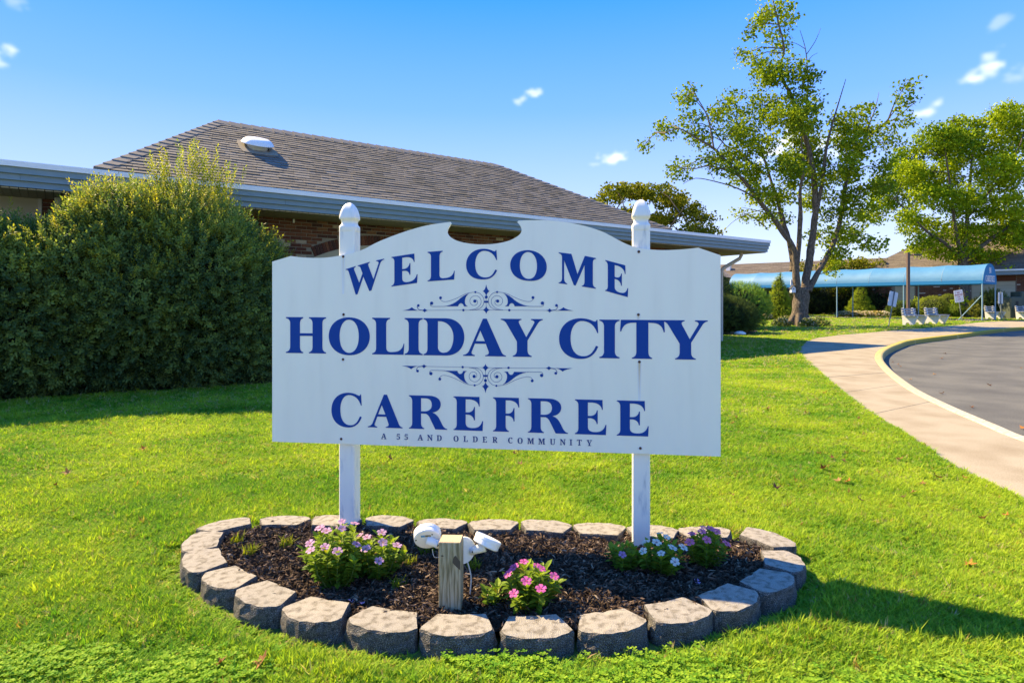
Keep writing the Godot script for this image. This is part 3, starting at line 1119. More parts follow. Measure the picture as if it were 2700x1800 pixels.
func hedges() -> void:
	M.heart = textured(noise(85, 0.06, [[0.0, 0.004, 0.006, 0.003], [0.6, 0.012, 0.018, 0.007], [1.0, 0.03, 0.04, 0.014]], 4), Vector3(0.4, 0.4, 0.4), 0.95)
	var base := Vector3(-7.09, 0, -8.81)
	var turn := Basis(Vector3(0.814, 0, -0.581), Vector3.UP, Vector3(0.581, 0, 0.814))
	# bare mulch strip under the hedge
	var pts := PackedVector2Array()
	for q in [Vector2(-4, 0.80), Vector2(-0.2, 0.66), Vector2(1.2, 0.74), Vector2(2.6, 0.95), Vector2(4.0, 1.12), Vector2(5.6, 1.2), Vector2(7, 0.9), Vector2(7, -0.92), Vector2(-4, -0.92)]:
		var w := base + turn * Vector3(q.x, 0, q.y)
		pts.append(Vector2(w.x, w.z))
	var mb := MB.new()
	mb.sheet(pts, func(x, z): return gy(x, z) + 0.012)
	ground("mulch_strip", mb.mesh(), M.mulch, "dark bare mulch strip under the tall shrubs by the building")
	no_grass.append(pts)
	var sp := sprig(13, 0.19, 0.0115, 0.044)
	var shoot := sprig(26, 0.40, 0.010, 0.048)
	var o := thing("tall_shrub", "huge loose green shrub with yellow tipped shoots in front of the building", "shrub", base + Vector3(0, 0.08, 0))
	o.basis = turn
	mb = MB.new()
	for k in 9:
		var a := Vector3(rnd(0.2, 3.6), -0.1, rnd(-0.3, 0.2))
		mb.tube([a, a + Vector3(rnd(-0.2, 0.2), 0.8, rnd(-0.1, 0.1)), a + Vector3(rnd(-0.5, 0.5), 1.9, rnd(-0.3, 0.3))], [0.03, 0.02, 0.01], 6)
	part(o, "stem", mb.mesh(true), M.stem)
	var balls := [[Vector3(1.55, 1.42, 0.40), Vector3(1.2, 1.36, 0.85)], [Vector3(2.5, 1.35, 0.50), Vector3(1.1, 1.42, 0.88)], [Vector3(1.0, 0.75, 0.30), Vector3(1.7, 0.80, 0.62)], [Vector3(2.8, 0.75, 0.42), Vector3(1.2, 0.85, 0.7)], [Vector3(0.25, 1.2, 0.40), Vector3(0.9, 1.1, 0.75)], [Vector3(2.1, 2.05, 0.50), Vector3(0.8, 0.85, 0.75)], [Vector3(1.4, 2.1, 0.50), Vector3(0.62, 0.78, 0.66)], [Vector3(2.95, 1.55, 0.50), Vector3(0.75, 0.85, 0.65)], [Vector3(1.6, 1.4, 0.78), Vector3(0.7, 0.7, 0.62)], [Vector3(0.0, 1.5, 0.60), Vector3(0.7, 0.7, 0.55)], [Vector3(2.4, 1.7, 0.88), Vector3(0.7, 0.75, 0.6)], [Vector3(0.85, 1.75, 0.62), Vector3(0.55, 0.6, 0.55)]]
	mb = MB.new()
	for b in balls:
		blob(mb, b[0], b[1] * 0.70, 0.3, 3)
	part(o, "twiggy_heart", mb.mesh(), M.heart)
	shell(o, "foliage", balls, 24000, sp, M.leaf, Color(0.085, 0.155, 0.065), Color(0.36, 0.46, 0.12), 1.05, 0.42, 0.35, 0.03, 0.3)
	# upright young shoots, pale and thin, on the upper half
	var n := 2300
	var buf := PackedFloat32Array()
	buf.resize(n * 16)
	var i := 0
	while i < n:
		var b: Array = balls[[0, 1, 4, 5, 6, 7, 8, 9, 10, 11, 5, 6][rng.randi() % 12]]
		var d := rv().normalized()
		if d.y < -0.2 + 0.5 * rng.randf():
			continue
		var at: Vector3 = b[0] + d * b[1] * rnd(0.86, 1.04)
		var yel := clampf(rnd(0.1, 1.0), 0, 1)
		put(buf, i, aim(Vector3(d.x * 0.7, 0.9, maxf(d.z, -0.2) * 0.9) + rv() * 0.35, rnd(0.4, 1.0)), at, Color(0.20, 0.30, 0.05).lerp(Color(0.62, 0.56, 0.05), yel))
		i += 1
	scatter(o, "young_shoots", shoot, M.leaf, buf)
	n = 150
	buf.resize(n * 16)
	for k in n:
		var t := rnd(-0.30, 0.32)
		var h := rnd(0, 1)
		var lean := Vector3(t * 0.5 + rnd(-0.1, 0.1), 1.0, rnd(-0.15, 0.25))
		put(buf, k, aim(lean, rnd(0.8, 1.15)), Vector3(2.38 + t + rnd(-0.1, 0.1) + t * h, 2.62 + h * (0.85 - absf(t) * 1.3), 0.42 + rnd(-0.15, 0.15)), Color(0.24, 0.36, 0.03).lerp(Color(0.52, 0.50, 0.03), rng.randf()))
	scatter(o, "tall_sprouts", shoot, M.leaf, buf)
	var l := thing("rounded_shrub", "darker green shrub at the left edge beside the huge shrub", "shrub", base + Vector3(0, 0.1, 0))
	l.basis = turn
	balls = [[Vector3(-1.4, 1.05, 0.25), Vector3(1.3, 1.25, 0.75)], [Vector3(-0.6, 0.55, 0.25), Vector3(0.8, 0.62, 0.6)]]
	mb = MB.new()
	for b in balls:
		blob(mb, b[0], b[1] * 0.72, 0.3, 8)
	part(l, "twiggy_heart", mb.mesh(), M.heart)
	shell(l, "foliage", balls, 8000, sp, M.leaf, Color(0.080, 0.150, 0.065), Color(0.34, 0.44, 0.11), 1.0, 0.3, 0.7, 0.03, 0.2)
	mb = MB.new()
	for k in 5:
		mb.tube([Vector3(rnd(-1.8, -0.6), -0.1, rnd(-0.2, 0.2)), Vector3(rnd(-1.8, -0.6), 0.8, rnd(-0.2, 0.2))], [0.025, 0.012], 6)
	part(l, "stem", mb.mesh(true), M.stem)

func far_plants() -> void:
	var sp := sprig(13, 0.16, 0.012, 0.05)
	var tuft := sprig(16, 0.13, 0.006, 0.05)
	var at := func(u: float, d: float): return Vector3((u - 512.0) / 636.0 * d, gy(0, -d), -d)
	# beside the near building's corner
	shrub("yew_shrub", "dark clipped yew in front, beside the sign's right edge", at.call(728, 24.0), [[Vector3(0, 0.62, 0), Vector3(1.05, 0.72, 0.9)], [Vector3(-0.9, 0.8, 0.2), Vector3(0.8, 0.95, 0.8)]], 5200, tuft, M.needle, Color(0.032, 0.065, 0.024), Color(0.12, 0.18, 0.04), 1.0)
	shrub("dome_shrub", "bright green clipped dome behind the dark yew", at.call(739, 27.5), [[Vector3(0, 0.95, 0), Vector3(1.35, 1.0, 1.1)]], 3600, sp, M.leaf, Color(0.13, 0.28, 0.05), Color(0.34, 0.52, 0.07), 0.9)
	shrub("upright_shrub", "tall dark shrub against the sign's right edge and building corner", at.call(716, 25.5), [[Vector3(-0.1, 1.1, 0), Vector3(0.75, 1.25, 0.7)]], 2600, tuft, M.needle, Color(0.022, 0.05, 0.02), Color(0.08, 0.13, 0.04), 1.0)
	shrub("round_shrub", "dark round shrub between bright dome and first cone spruce", at.call(759, 46.0), [[Vector3(0, 0.85, 0), Vector3(1.3, 1.15, 1.0)]], 2200, tuft, M.needle, Color(0.014, 0.03, 0.014), Color(0.05, 0.09, 0.03), 1.2)
	shrub("light_shrub", "light green shrub seen above the dark round shrub", at.call(766, 49.5), [[Vector3(0, 1.3, 0), Vector3(0.9, 1.0, 0.8)]], 1300, sp, M.leaf, Color(0.12, 0.22, 0.03), Color(0.28, 0.38, 0.05), 1.3)
	for q in [[779.0, 40.0, 2.75, 1.02, "conical dwarf spruce just left of the big tree's trunk"], [860.0, 48.5, 2.35, 1.05, "conical dwarf spruce behind the canopy posts"]]:
		var o := thing("cone_spruce", q[4], "spruce", at.call(q[0], q[1]), "cone shaped spruces by the buildings")
		var mb := MB.new()
		mb.tube([Vector3(0, -0.1, 0), Vector3(0, q[2] * 0.9, 0)], [0.07, 0.02], 7)
		part(o, "trunk", mb.mesh(true), M.bark)
		var balls := []
		var steps := 9
		for k in steps:
			var f := float(k) / (steps - 1)
			var r: float = q[3] * (1.0 - f * 0.92) * (0.93 + 0.12 * sin(k * 2.3))
			balls.append([Vector3(rnd(-0.06, 0.06), 0.28 + (q[2] - 0.42) * f, rnd(-0.06, 0.06)), Vector3(r, q[2] * 0.13, r)])
		mb = MB.new()
		for b in balls:
			blob(mb, b[0], b[1] * 0.72, 0.2, 4)
		part(o, "twiggy_heart", mb.mesh(), M.heart)
		shell(o, "foliage", balls, 4200, tuft, M.needle, Color(0.14, 0.23, 0.018), Color(0.42, 0.50, 0.035), 1.0, 0.3, 0.3)
	shrub("dark_thicket", "dark loose thicket right of the big tree's trunk", at.call(815, 52.0), [[Vector3(0, 1.0, 0), Vector3(1.7, 1.3, 1.0)], [Vector3(2.2, 1.1, 0), Vector3(1.4, 1.5, 1.0)], [Vector3(-1.4, 0.8, 0), Vector3(1.2, 1.1, 0.9)]], 3600, sp, M.leaf, Color(0.016, 0.032, 0.012), Color(0.10, 0.13, 0.03), 1.5, "", 0.5)
	shrub("dark_thicket", "dark evergreen mass right of the second cone spruce", at.call(884, 51.0), [[Vector3(0, 1.1, 0), Vector3(1.5, 1.5, 1.0)], [Vector3(-1.6, 1.0, -0.4), Vector3(1.2, 1.4, 0.9)]], 2600, sp, M.leaf, Color(0.014, 0.03, 0.012), Color(0.08, 0.11, 0.03), 1.5, "", 0.5)
	shrub("clipped_ball", "large clipped ball shrub behind the two white benches", at.call(932.5, 45.5), [[Vector3(0, 0.72, 0), Vector3(0.98, 0.72, 0.95)]], 3400, tuft, M.needle, Color(0.12, 0.18, 0.03), Color(0.36, 0.42, 0.06), 0.75, "clipped ball shrubs before the brick wall", 0.2)
	shrub("clipped_ball", "small clipped ball shrub left of the leaning no parking sign", at.call(948.5, 46.0), [[Vector3(0, 1.12, 0), Vector3(0.5, 0.50, 0.5)], [Vector3(0.1, 0.5, 0.1), Vector3(0.35, 0.4, 0.35)]], 1900, tuft, M.needle, Color(0.11, 0.17, 0.03), Color(0.34, 0.40, 0.06), 0.75, "clipped ball shrubs before the brick wall", 0.2)
	shrub("low_shrub", "bright low shrub at the foot of the second tree", at.call(956, 44.5), [[Vector3(0, 0.42, 0), Vector3(0.62, 0.42, 0.5)]], 1300, sp, M.leaf, Color(0.11, 0.20, 0.03), Color(0.30, 0.40, 0.05), 0.9)
	shrub("low_shrub", "low green shrub behind the brown lamp pole", at.call(901, 46.5), [[Vector3(0, 0.5, 0), Vector3(0.95, 0.55, 0.6)], [Vector3(1.1, 0.6, 0), Vector3(0.5, 0.5, 0.4)]], 1700, sp, M.leaf, Color(0.05, 0.10, 0.025), Color(0.18, 0.26, 0.04), 1.0)
	shrub("broadleaf_shrub", "tall broadleaf shrub between second tree and green cabinets", at.call(990, 43.5), [[Vector3(0.2, 0.9, 0), Vector3(0.85, 0.9, 0.6)], [Vector3(-0.8, 0.6, 0.1), Vector3(0.5, 0.6, 0.5)]], 1700, sp, M.leaf, Color(0.08, 0.12, 0.02), Color(0.33, 0.34, 0.06), 1.5, "", 0.4)
	# low blooms, yellow leaved and white flowered
	var tips := sprig(9, 0.10, 0.014, 0.045)
	var blooms := [[752.0, 39.0, 0.5, "along the lawn left of the first cone spruce"], [759.0, 39.3, 0.5, "in front of the first cone spruce, second clump"], [767.0, 39.0, 0.35, "at the foot of the first cone spruce"], [786.0, 33.5, 0.5, "just behind the big tree's trunk on its left"], [781.0, 30.2, 0.42, "left of the big tree's roots, grey green"], [810.0, 31.2, 0.42, "behind the big tree's roots on the right"], [818.0, 30.3, 0.5, "at the right end of the big tree's bed"], [808.0, 29.9, 0.4, "in front of the big tree's roots on the right"], [843.0, 46.5, 0.6, "left in the row under the canopy"], [850.0, 46.5, 0.6, "second in the row under the canopy"], [857.0, 46.5, 0.55, "third in the row under the canopy"], [866.0, 46.3, 0.6, "fourth in the row under the canopy"], [874.0, 46.2, 0.6, "fifth in the row under the canopy"], [882.0, 46.0, 0.6, "right end of the row under the canopy"]]
	var petal := MB.new()
	for k in 5:
		var f := TAU * k / 5
		petal.tri(Vector3.ZERO, Vector3(cos(f - 0.5) * 0.022, 0.004, sin(f - 0.5) * 0.022), Vector3(cos(f + 0.5) * 0.022, 0.004, sin(f + 0.5) * 0.022))
	var pm := petal.mesh()
	var idx := 0
	for q in blooms:
		var o := thing("flower_clump", "low pale flowering clump " + q[3], "flowers", at.call(q[0], q[1]), "low flowering clumps on the lawn")
		var gold: bool = idx < 3 or idx >= 8
		var r: float = q[2]
		shell(o, "foliage", [[Vector3(0, 0.1, 0), Vector3(r, 0.22, r * 0.8)]], 260, tips, M.leaf, Color(0.12, 0.16, 0.025) if gold else Color(0.05, 0.10, 0.03), Color(0.32, 0.30, 0.05) if gold else Color(0.14, 0.20, 0.06), 1.0, 0.5, 0.8, 0.0)
		shell(o, "blossoms", [[Vector3(0, 0.14, 0), Vector3(r, 0.30, r * 0.8)]], 260 if gold else 70, pm, M.petal, Color(0.75, 0.62, 0.55), Color(0.85, 0.82, 0.70) if idx % 3 else Color(0.75, 0.60, 0.12), 1.9 if gold else 1.3, 0.1, 1.2, 0.1)
		idx += 1
	# mulch patch with a timber edge at the corner bed
	var pts := PackedVector2Array()
	for q in [Vector2(700, 23.4), Vector2(733, 22.9), Vector2(752, 23.6), Vector2(758, 25.5), Vector2(745, 30), Vector2(700, 30)]:
		pts.append(Vector2((q.x - 512) / 636 * q.y, -q.y))
	var mb := MB.new()
	mb.sheet(pts, func(x, z): return gy(x, z) + 0.02)
	ground("corner_mulch_bed", mb.mesh(), M.mulch, "dark mulch bed around the yew at the building's corner")
	no_grass.append(pts)
	mb = MB.new()
	mb.tube([at.call(705, 24.2) + Vector3(0, 0.06, 0), at.call(735, 23.2) + Vector3(0, 0.06, 0)], [0.06], 4)
	solo("bed_timber", mb.mesh(), M.timber, "grey landscape timber edging the corner mulch bed", "timber")
	mb = MB.new()
	blob(mb, Vector3.ZERO, Vector3(0.22, 0.09, 0.15), 0.3, 11, 10, 7)
	var st := solo("white_stone", mb.mesh(), M.white, "pale stone at the end of the landscape timber", "stone")
	st.position = at.call(740, 23.1) + Vector3(0, 0.06, 0)

# ------------------------------------------------------------------ canopy
func canopy() -> void:
	var o := thing("entrance_canopy", "long blue barrel canopy on thin steel posts over the entrance walk", "canopy", Vector3(27.7, 0, -37.4))
	o.basis = Basis(Vector3(-0.616, 0, -0.788), Vector3.UP, Vector3(0.788, 0, -0.616))
	var length := 16.9
	var wide := 2.46
	var ribs := 8
	var lift := func(x): return 2.90 + 0.10 * x / length
	var arch := func(u): return pow(maxf(0.0, 1.0 - pow(absf(2.0 * u - 1.0), 2.4)), 0.62) * 1.02
	for r in ribs:
		var mb := MB.new()
		var grid := []
		for i in 7:
			var f := i / 6.0
			var x := length * (r + f) / ribs
			var sag := 0.035 * sin(PI * f)
			var ring := []
			for k in 17:
				var u := 0.5 - 0.5 * cos(PI * k / 16.0)
				ring.append(mb.p(Vector3(x, lift.call(x) + arch.call(u) * (1.0 - sag) - 0.02 * sin(PI * f) * sin(PI * u) , wide * u + (0.5 - u) * sag * 1.2)))
			grid.append(ring)
		for i in 6:
			for k in 16:
				mb.iquad(grid[i + 1][k], grid[i][k], grid[i][k + 1], grid[i + 1][k + 1])
		part(o, "canopy_panel", mb.mesh(true), M.canvas)
		mb = MB.new()
		var x0: float = length * r / ribs
		var pts := []
		for k in 17:
			var u := 0.5 - 0.5 * cos(PI * k / 16.0)
			pts.append(Vector3(x0 + 0.03, lift.call(x0) + arch.call(u) - 0.02, wide * u))
		mb.tube(pts, [0.02], 5)
		part(o, "hoop", mb.mesh(), M.blue_steel)
	var mb := MB.new()
	for z in [0.0, wide]:
		for i in 12:
			var xa := length * i / 12.0
			var xb := length * (i + 1) / 12.0
			var ya: float = lift.call(xa)
			var yb: float = lift.call(xb)
			for s in [-0.006, 0.006]:
				if s < 0:
					mb.quad(Vector3(xb, yb - 0.2, z + s), Vector3(xa, ya - 0.2, z + s), Vector3(xa, ya + 0.005, z + s), Vector3(xb, yb + 0.005, z + s))
				else:
					mb.quad(Vector3(xa, ya - 0.2, z + s), Vector3(xb, yb - 0.2, z + s), Vector3(xb, yb + 0.005, z + s), Vector3(xa, ya + 0.005, z + s))
			mb.quad(Vector3(xa, ya - 0.2, z - 0.006), Vector3(xb, yb - 0.2, z - 0.006), Vector3(xb, yb - 0.2, z + 0.006), Vector3(xa, ya - 0.2, z + 0.006))
	part(o, "valance", mb.mesh(), M.valance)
	# end panel with its lettering
	var pts2 := PackedVector2Array([Vector2(0, -0.2), Vector2(wide, -0.2)])
	for k in 17:
		var u := 0.5 + 0.5 * cos(PI * k / 16.0)
		pts2.append(Vector2(wide * u, 0.005 + arch.call(u)))
	mb = MB.new()
	mb.xf = Transform3D(Basis(Vector3(0, 0, 1), Vector3.UP, Vector3(-1, 0, 0)), Vector3(0, 2.90, 0))
	mb.plate(ccw(pts2), -0.01, 0.012)
	var end := part(o, "end_panel", mb.mesh(), M.canvas_end)
	for q in [["98", 0.62, 0.34], ["CAREFREE", 0.12, 0.36]]:
		var t := TextMesh.new()
		var font := SystemFont.new()
		font.font_names = PackedStringArray(["Droid Serif"])
		font.font_weight = 700
		t.font = font
		t.font_size = 64
		t.pixel_size = 0.01 * q[2] / 0.46
		t.text = q[0]
		t.depth = 0.004
		var l := part(end, "lettering", t, M.white)
		var sx := 0.62 if q[0] == "CAREFREE" else 0.75
		l.transform = Transform3D(Basis(Vector3(0, 0, sx), Vector3.UP, Vector3(-1, 0, 0)), Vector3(-0.02, 2.90 + q[1], wide / 2))
	# posts and braces
	for i in 5:
		var x := 0.05 + 4.2 * i if i < 4 else length - 0.1
		for z in [0.03, wide - 0.03]:
			mb = MB.new()
			var w := o.transform * Vector3(x, 0, z)
			mb.tube([Vector3(x, gy(0, w.z) - 0.1, z), Vector3(x, lift.call(x) - 0.1, z)], [0.037], 8)
			part(o, "post", mb.mesh(), M.blue_steel)
	mb = MB.new()
	mb.tube([Vector3(0.08, 2.0, 0.03), Vector3(1.25, 0.55, 0.03)], [0.028], 6)
	part(o, "brace", mb.mesh(), M.blue_steel)
	# dark stones along the foot of the posts
	mb = MB.new()
	blob(mb, Vector3.ZERO, Vector3(0.06, 0.035, 0.05), 0.3, 5, 6, 4)
	var buf := PackedFloat32Array()
	var n := 900
	buf.resize(n * 16)
	for k in n:
		var w := o.transform * Vector3(rnd(-0.1, 16.5), 0, rnd(-0.4, 0.25) if k % 3 else rnd(-0.9, 2.4))
		if k % 3 == 0:
			w = o.transform * Vector3(rnd(-0.1, 1.3), 0, rnd(-0.9, 2.4))
		var g := rnd(0.03, 0.16)
		put(buf, k, aim(Vector3(rnd(-0.3, 0.3), 1, rnd(-0.3, 0.3)), rnd(0.6, 1.4)), Vector3(w.x, gy(0, w.z) + 0.02, w.z), Color(g, g, g * 1.05))
	var s := scatter(self, "gravel", mb.mesh(), tinted(0.95, 0.0), buf)
	tag(s, "strip of dark stones along the foot of the canopy posts", "gravel")


# ------------------------------------------------------------------ trees
func spray(n: int, reach: float, ll: float) -> ArrayMesh:
	var mb := MB.new()
	mb.use_c = true
	for k in n:
		var b := rv() * reach
		b.y *= 0.6
		var d := (rv() + Vector3(0, -0.5, 0)).normalized()
		var s := d.cross(rv()).normalized()
		var nn := s.cross(d)
		var l := ll * rnd(0.7, 1.25)
		var g := rnd(0.72, 1.15)
		mb.tint = Color(g, g, g * rnd(0.7, 1.0))
		var m := b + d * l * 0.45 - nn * l * 0.10
		mb.tri(b, m + s * l * 0.5, b + d * l)
		mb.tri(b, b + d * l, m - s * l * 0.5)
		mb.tri(b, b + d * l * 0.3 + s * l * 0.42 - nn * l * 0.12, m)
		mb.tri(b, m, b + d * l * 0.3 - s * l * 0.42 - nn * l * 0.12)
	return mb.mesh()

func grow(o: Node3D, limbs: Array, blobs: Array, sprays: Array, low: Color, high: Color, twigs := true, size := 1.0) -> void:
	var joints := []
	var first := true
	for l in limbs:
		var raw: Array = l[0]
		var pts := spline(raw, 4)
		var rad := []
		for i in pts.size():
			rad.append(lerpf(l[1], l[2], pow(float(i) / (pts.size() - 1), 0.85)))
			if i > pts.size() / 4:
				joints.append(pts[i])
		var mb := MB.new()
		mb.tube(pts, rad, 11 if l[1] > 0.1 else 7)
		if l[1] > 0.12:
			var f := FastNoiseLite.new()
			f.frequency = 1.6
			for i in mb.v.size():
				mb.v[i] += Vector3(f.get_noise_3dv(mb.v[i] * 1.2), 0, f.get_noise_3dv(mb.v[i] * 1.2 + Vector3(50, 0, 0))) * l[1] * 0.28
		part(o, "trunk" if first else "limb", mb.mesh(true), M.bark)
		first = false
	var tb := MB.new()
	var per := []
	for k in sprays.size():
		per.append(PackedFloat32Array())
	var total := 0
	for b in blobs:
		total += int(b[2])
	for k in sprays.size():
		per[k].resize((total / sprays.size() + 2) * 16)
	var used := []
	used.resize(sprays.size())
	used.fill(0)
	var i := 0
	for b in blobs:
		var c: Vector3 = b[0]
		var best: Vector3 = joints[0]
		for j in joints:
			var jj: Vector3 = j
			if jj.distance_to(c) + maxf(0, jj.y - c.y) * 1.5 < best.distance_to(c) + maxf(0, best.y - c.y) * 1.5:
				best = jj
		if twigs:
			var mid := best.lerp(c, 0.5) + Vector3(0, 0.12 * best.distance_to(c), 0)
			var reach := best.distance_to(c)
			tb.tube([best, mid, c, c + (c - mid) * 0.5], [0.012 + 0.012 * reach, 0.012 + 0.006 * reach, 0.010, 0.004], 5)
			for k in 4:
				var e: Vector3 = c + rv() * b[1] * 0.8
				tb.tube([c.lerp(mid, rnd(0, 0.6)), c.lerp(e, 0.5) + Vector3(0, 0.08, 0), e], [0.010, 0.007, 0.003], 4, false)
		var shade := rnd(-0.22, 0.22)
		for k in int(b[2]):
			var d := rv()
			if d.length() > 1.0:
				d = d.normalized() * rnd(0.6, 1.0)
			var at: Vector3 = c + d * b[1]
			var w := i % sprays.size()
			put(per[w], used[w], Basis.from_euler(Vector3(rnd(-0.5, 0.5), rnd(0, TAU), rnd(-0.5, 0.5))).scaled(Vector3.ONE * rnd(0.75, 1.25) * size), at, low.lerp(high, clampf(rnd(0.1, 0.9) + shade, 0, 1)))
			used[w] += 1
			i += 1
	if tb.v.size():
		part(o, "twigs", tb.mesh(), M.twig)
	for k in sprays.size():
		scatter(o, "crown", sprays[k], M.tree_leaf, per[k].slice(0, used[k] * 16))

func trees() -> void:
	var leafy := [spray(15, 0.33, 0.125), spray(14, 0.37, 0.135), spray(16, 0.30, 0.115)]
	# the big maple: limbs and leaf masses as an elevation in tenths of a foot-long units of 8.25 mm
	var o := thing("maple_tree", "large multi stemmed maple with sparse yellow green crown by the walk", "tree", Vector3(14.0, gy(0, -31), -31))
	var u := 0.00825
	var at := func(x, y, z): return Vector3((x - 1022) * u, (1925 - y) * u, z)
	var limbs := []
	var add := func(list: Array, r0: float, r1: float, z0: float, z1: float):
		var pts := []
		for k in list.size():
			pts.append(at.call(list[k].x, list[k].y, lerpf(z0, z1, float(k) / (list.size() - 1))))
		limbs.append([pts, r0, r1])
	add.call([Vector2(1022, 1945), Vector2(1024, 1900), Vector2(1026, 1850), Vector2(1032, 1760), Vector2(1036, 1700)], 0.43, 0.34, 0, 0)
	add.call([Vector2(1012, 1770), Vector2(996, 1650), Vector2(985, 1540), Vector2(968, 1470), Vector2(900, 1380), Vector2(830, 1290), Vector2(740, 1190), Vector2(650, 1080), Vector2(560, 990), Vector2(470, 905), Vector2(380, 860), Vector2(270, 805), Vector2(180, 840)], 0.185, 0.015, 0.05, 1.4)
	add.call([Vector2(992, 1600), Vector2(992, 1480), Vector2(960, 1330), Vector2(930, 1180), Vector2(900, 1060), Vector2(860, 900), Vector2(800, 760)], 0.17, 0.03, -0.1, -1.2)
	add.call([Vector2(1005, 1560), Vector2(1012, 1300), Vector2(1000, 1150), Vector2(1010, 1000), Vector2(985, 880)], 0.13, 0.03, 0.1, 0.9)
	add.call([Vector2(1045, 1760), Vector2(1072, 1600), Vector2(1092, 1450), Vector2(1110, 1300), Vector2(1112, 1150), Vector2(1095, 1000), Vector2(1060, 850), Vector2(1010, 700), Vector2(960, 560), Vector2(912, 480), Vector2(905, 400), Vector2(918, 300), Vector2(890, 160), Vector2(862, 60), Vector2(850, 0)], 0.20, 0.014, 0.0, 0.3)
	add.call([Vector2(1072, 1720), Vector2(1150, 1580), Vector2(1228, 1450), Vector2(1280, 1300), Vector2(1320, 1090), Vector2(1370, 960), Vector2(1430, 850), Vector2(1550, 730), Vector2(1650, 670), Vector2(1785, 565)], 0.15, 0.014, 0.1, -1.0)
	add.call([Vector2(1108, 1330), Vector2(1140, 1100), Vector2(1150, 900), Vector2(1165, 780), Vector2(1190, 650), Vector2(1215, 525)], 0.11, 0.012, 0.0, 1.3)
	add.call([Vector2(1040, 720), Vector2(1062, 560), Vector2(1058, 400), Vector2(1045, 290), Vector2(1015, 190)], 0.05, 0.010, 0.2, 0.2)
	add.call([Vector2(1056, 330), Vector2(1100, 260), Vector2(1125, 190)], 0.022, 0.008, 0.2, 0.4)
	add.call([Vector2(1045, 300), Vector2(1000, 265), Vector2(965, 250)], 0.018, 0.007, 0.2, 0.0)
	add.call([Vector2(1056, 380), Vector2(1090, 340), Vector2(1125, 320)], 0.018, 0.007, 0.2, 0.1)
	add.call([Vector2(650, 1080), Vector2(545, 1040), Vector2(430, 1020), Vector2(330, 1042), Vector2(190, 1028)], 0.06, 0.010, 1.0, 1.8)
	add.call([Vector2(760, 1210), Vector2(700, 1180), Vector2(600, 1140), Vector2(480, 1112), Vector2(350, 1097), Vector2(270, 1135)], 0.05, 0.010, 0.7, 2.0)
	add.call([Vector2(430, 1030), Vector2(440, 1070), Vector2(460, 1108)], 0.016, 0.007, 1.6, 1.6)
	add.call([Vector2(470, 910), Vector2(440, 740), Vector2(380, 620), Vector2(340, 540)], 0.045, 0.012, 1.2, 1.0)
	add.call([Vector2(800, 1000), Vector2(700, 880), Vector2(620, 830), Vector2(545, 700), Vector2(520, 610)], 0.06, 0.012, -0.4, -1.4)
	add.call([Vector2(1430, 850), Vector2(1500, 700), Vector2(1560, 590), Vector2(1605, 480)], 0.06, 0.008, -0.6, -1.6)
	add.call([Vector2(820, 1280), Vector2(760, 1265), Vector2(640, 1245)], 0.03, 0.008, 0.5, 1.0)
	add.call([Vector2(800, 1350), Vector2(690, 1285), Vector2(600, 1320), Vector2(530, 1380)], 0.025, 0.006, 0.5, 1.2)
	var blobs := []
	var mass := func(x, y, rx, ry, n):
		blobs.append([at.call(x, y, rnd(-1, 1) * (0.5 + 1.4 * clampf((y - 200) / 700.0, 0, 1))), Vector3(rx * u * 1.1, ry * u * 1.1, rx * u * 0.9 + 0.3), n * 1.3])
	for q in [[900, 80, 100, 80, 34], [800, 90, 60, 60, 15], [735, 165, 35, 30, 8], [770, 310, 65, 35, 10], [700, 300, 40, 28, 6], [905, 230, 60, 80, 16], [830, 400, 70, 55, 24], [900, 470, 110, 65, 40], [790, 480, 75, 55, 30], [1010, 500, 65, 55, 18], [860, 590, 100, 80, 44]]:
		mass.call(float(q[0]), float(q[1]), float(q[2]), float(q[3]), q[4])
	for q in [[1000, 620, 100, 75, 36], [1110, 640, 55, 80, 20], [620, 610, 75, 55, 16], [560, 660, 55, 45, 14], [690, 540, 55, 35, 9], [660, 700, 60, 65, 16], [350, 580, 50, 65, 15], [400, 530, 28, 28, 6], [390, 720, 65, 75, 20], [250, 760, 65, 55, 16], [140, 820, 38, 24, 7], [470, 790, 75, 55, 19], [600, 800, 85, 55, 22], [740, 770, 95, 75, 44], [870, 720, 95, 75, 46], [960, 760, 90, 80, 42]]:
		mass.call(float(q[0]), float(q[1]), float(q[2]), float(q[3]), q[4])
	for q in [[1090, 760, 80, 75, 40], [1180, 800, 55, 55, 22], [1260, 740, 65, 75, 30], [1370, 680, 55, 50, 14], [1330, 780, 75, 65, 32], [1450, 720, 65, 55, 24], [1540, 760, 75, 55, 22], [1590, 650, 45, 45, 10], [1560, 560, 38, 35, 7], [1660, 700, 48, 36, 9], [1470, 620, 28, 28, 5], [380, 960, 75, 55, 22], [480, 980, 85, 48, 22], [650, 920, 85, 55, 32], [760, 880, 85, 65, 38], [1060, 900, 85, 75, 44]]:
		mass.call(float(q[0]), float(q[1]), float(q[2]), float(q[3]), q[4])
	for q in [[1180, 920, 75, 65, 36], [1290, 880, 75, 55, 30], [1400, 880, 65, 55, 26], [1510, 870, 55, 55, 12], [580, 1040, 65, 38, 14], [740, 1020, 95, 65, 40], [860, 1030, 85, 65, 42], [1010, 1030, 75, 65, 30], [1120, 1050, 65, 65, 32], [1230, 1020, 75, 65, 36], [1350, 1000, 75, 65, 34], [1450, 1020, 55, 55, 16], [760, 1150, 75, 55, 28], [880, 1160, 65, 48, 20], [1000, 1140, 55, 48, 16], [1200, 1150, 75, 55, 30], [1320, 1150, 75, 55, 32]]:
		mass.call(float(q[0]), float(q[1]), float(q[2]), float(q[3]), q[4])
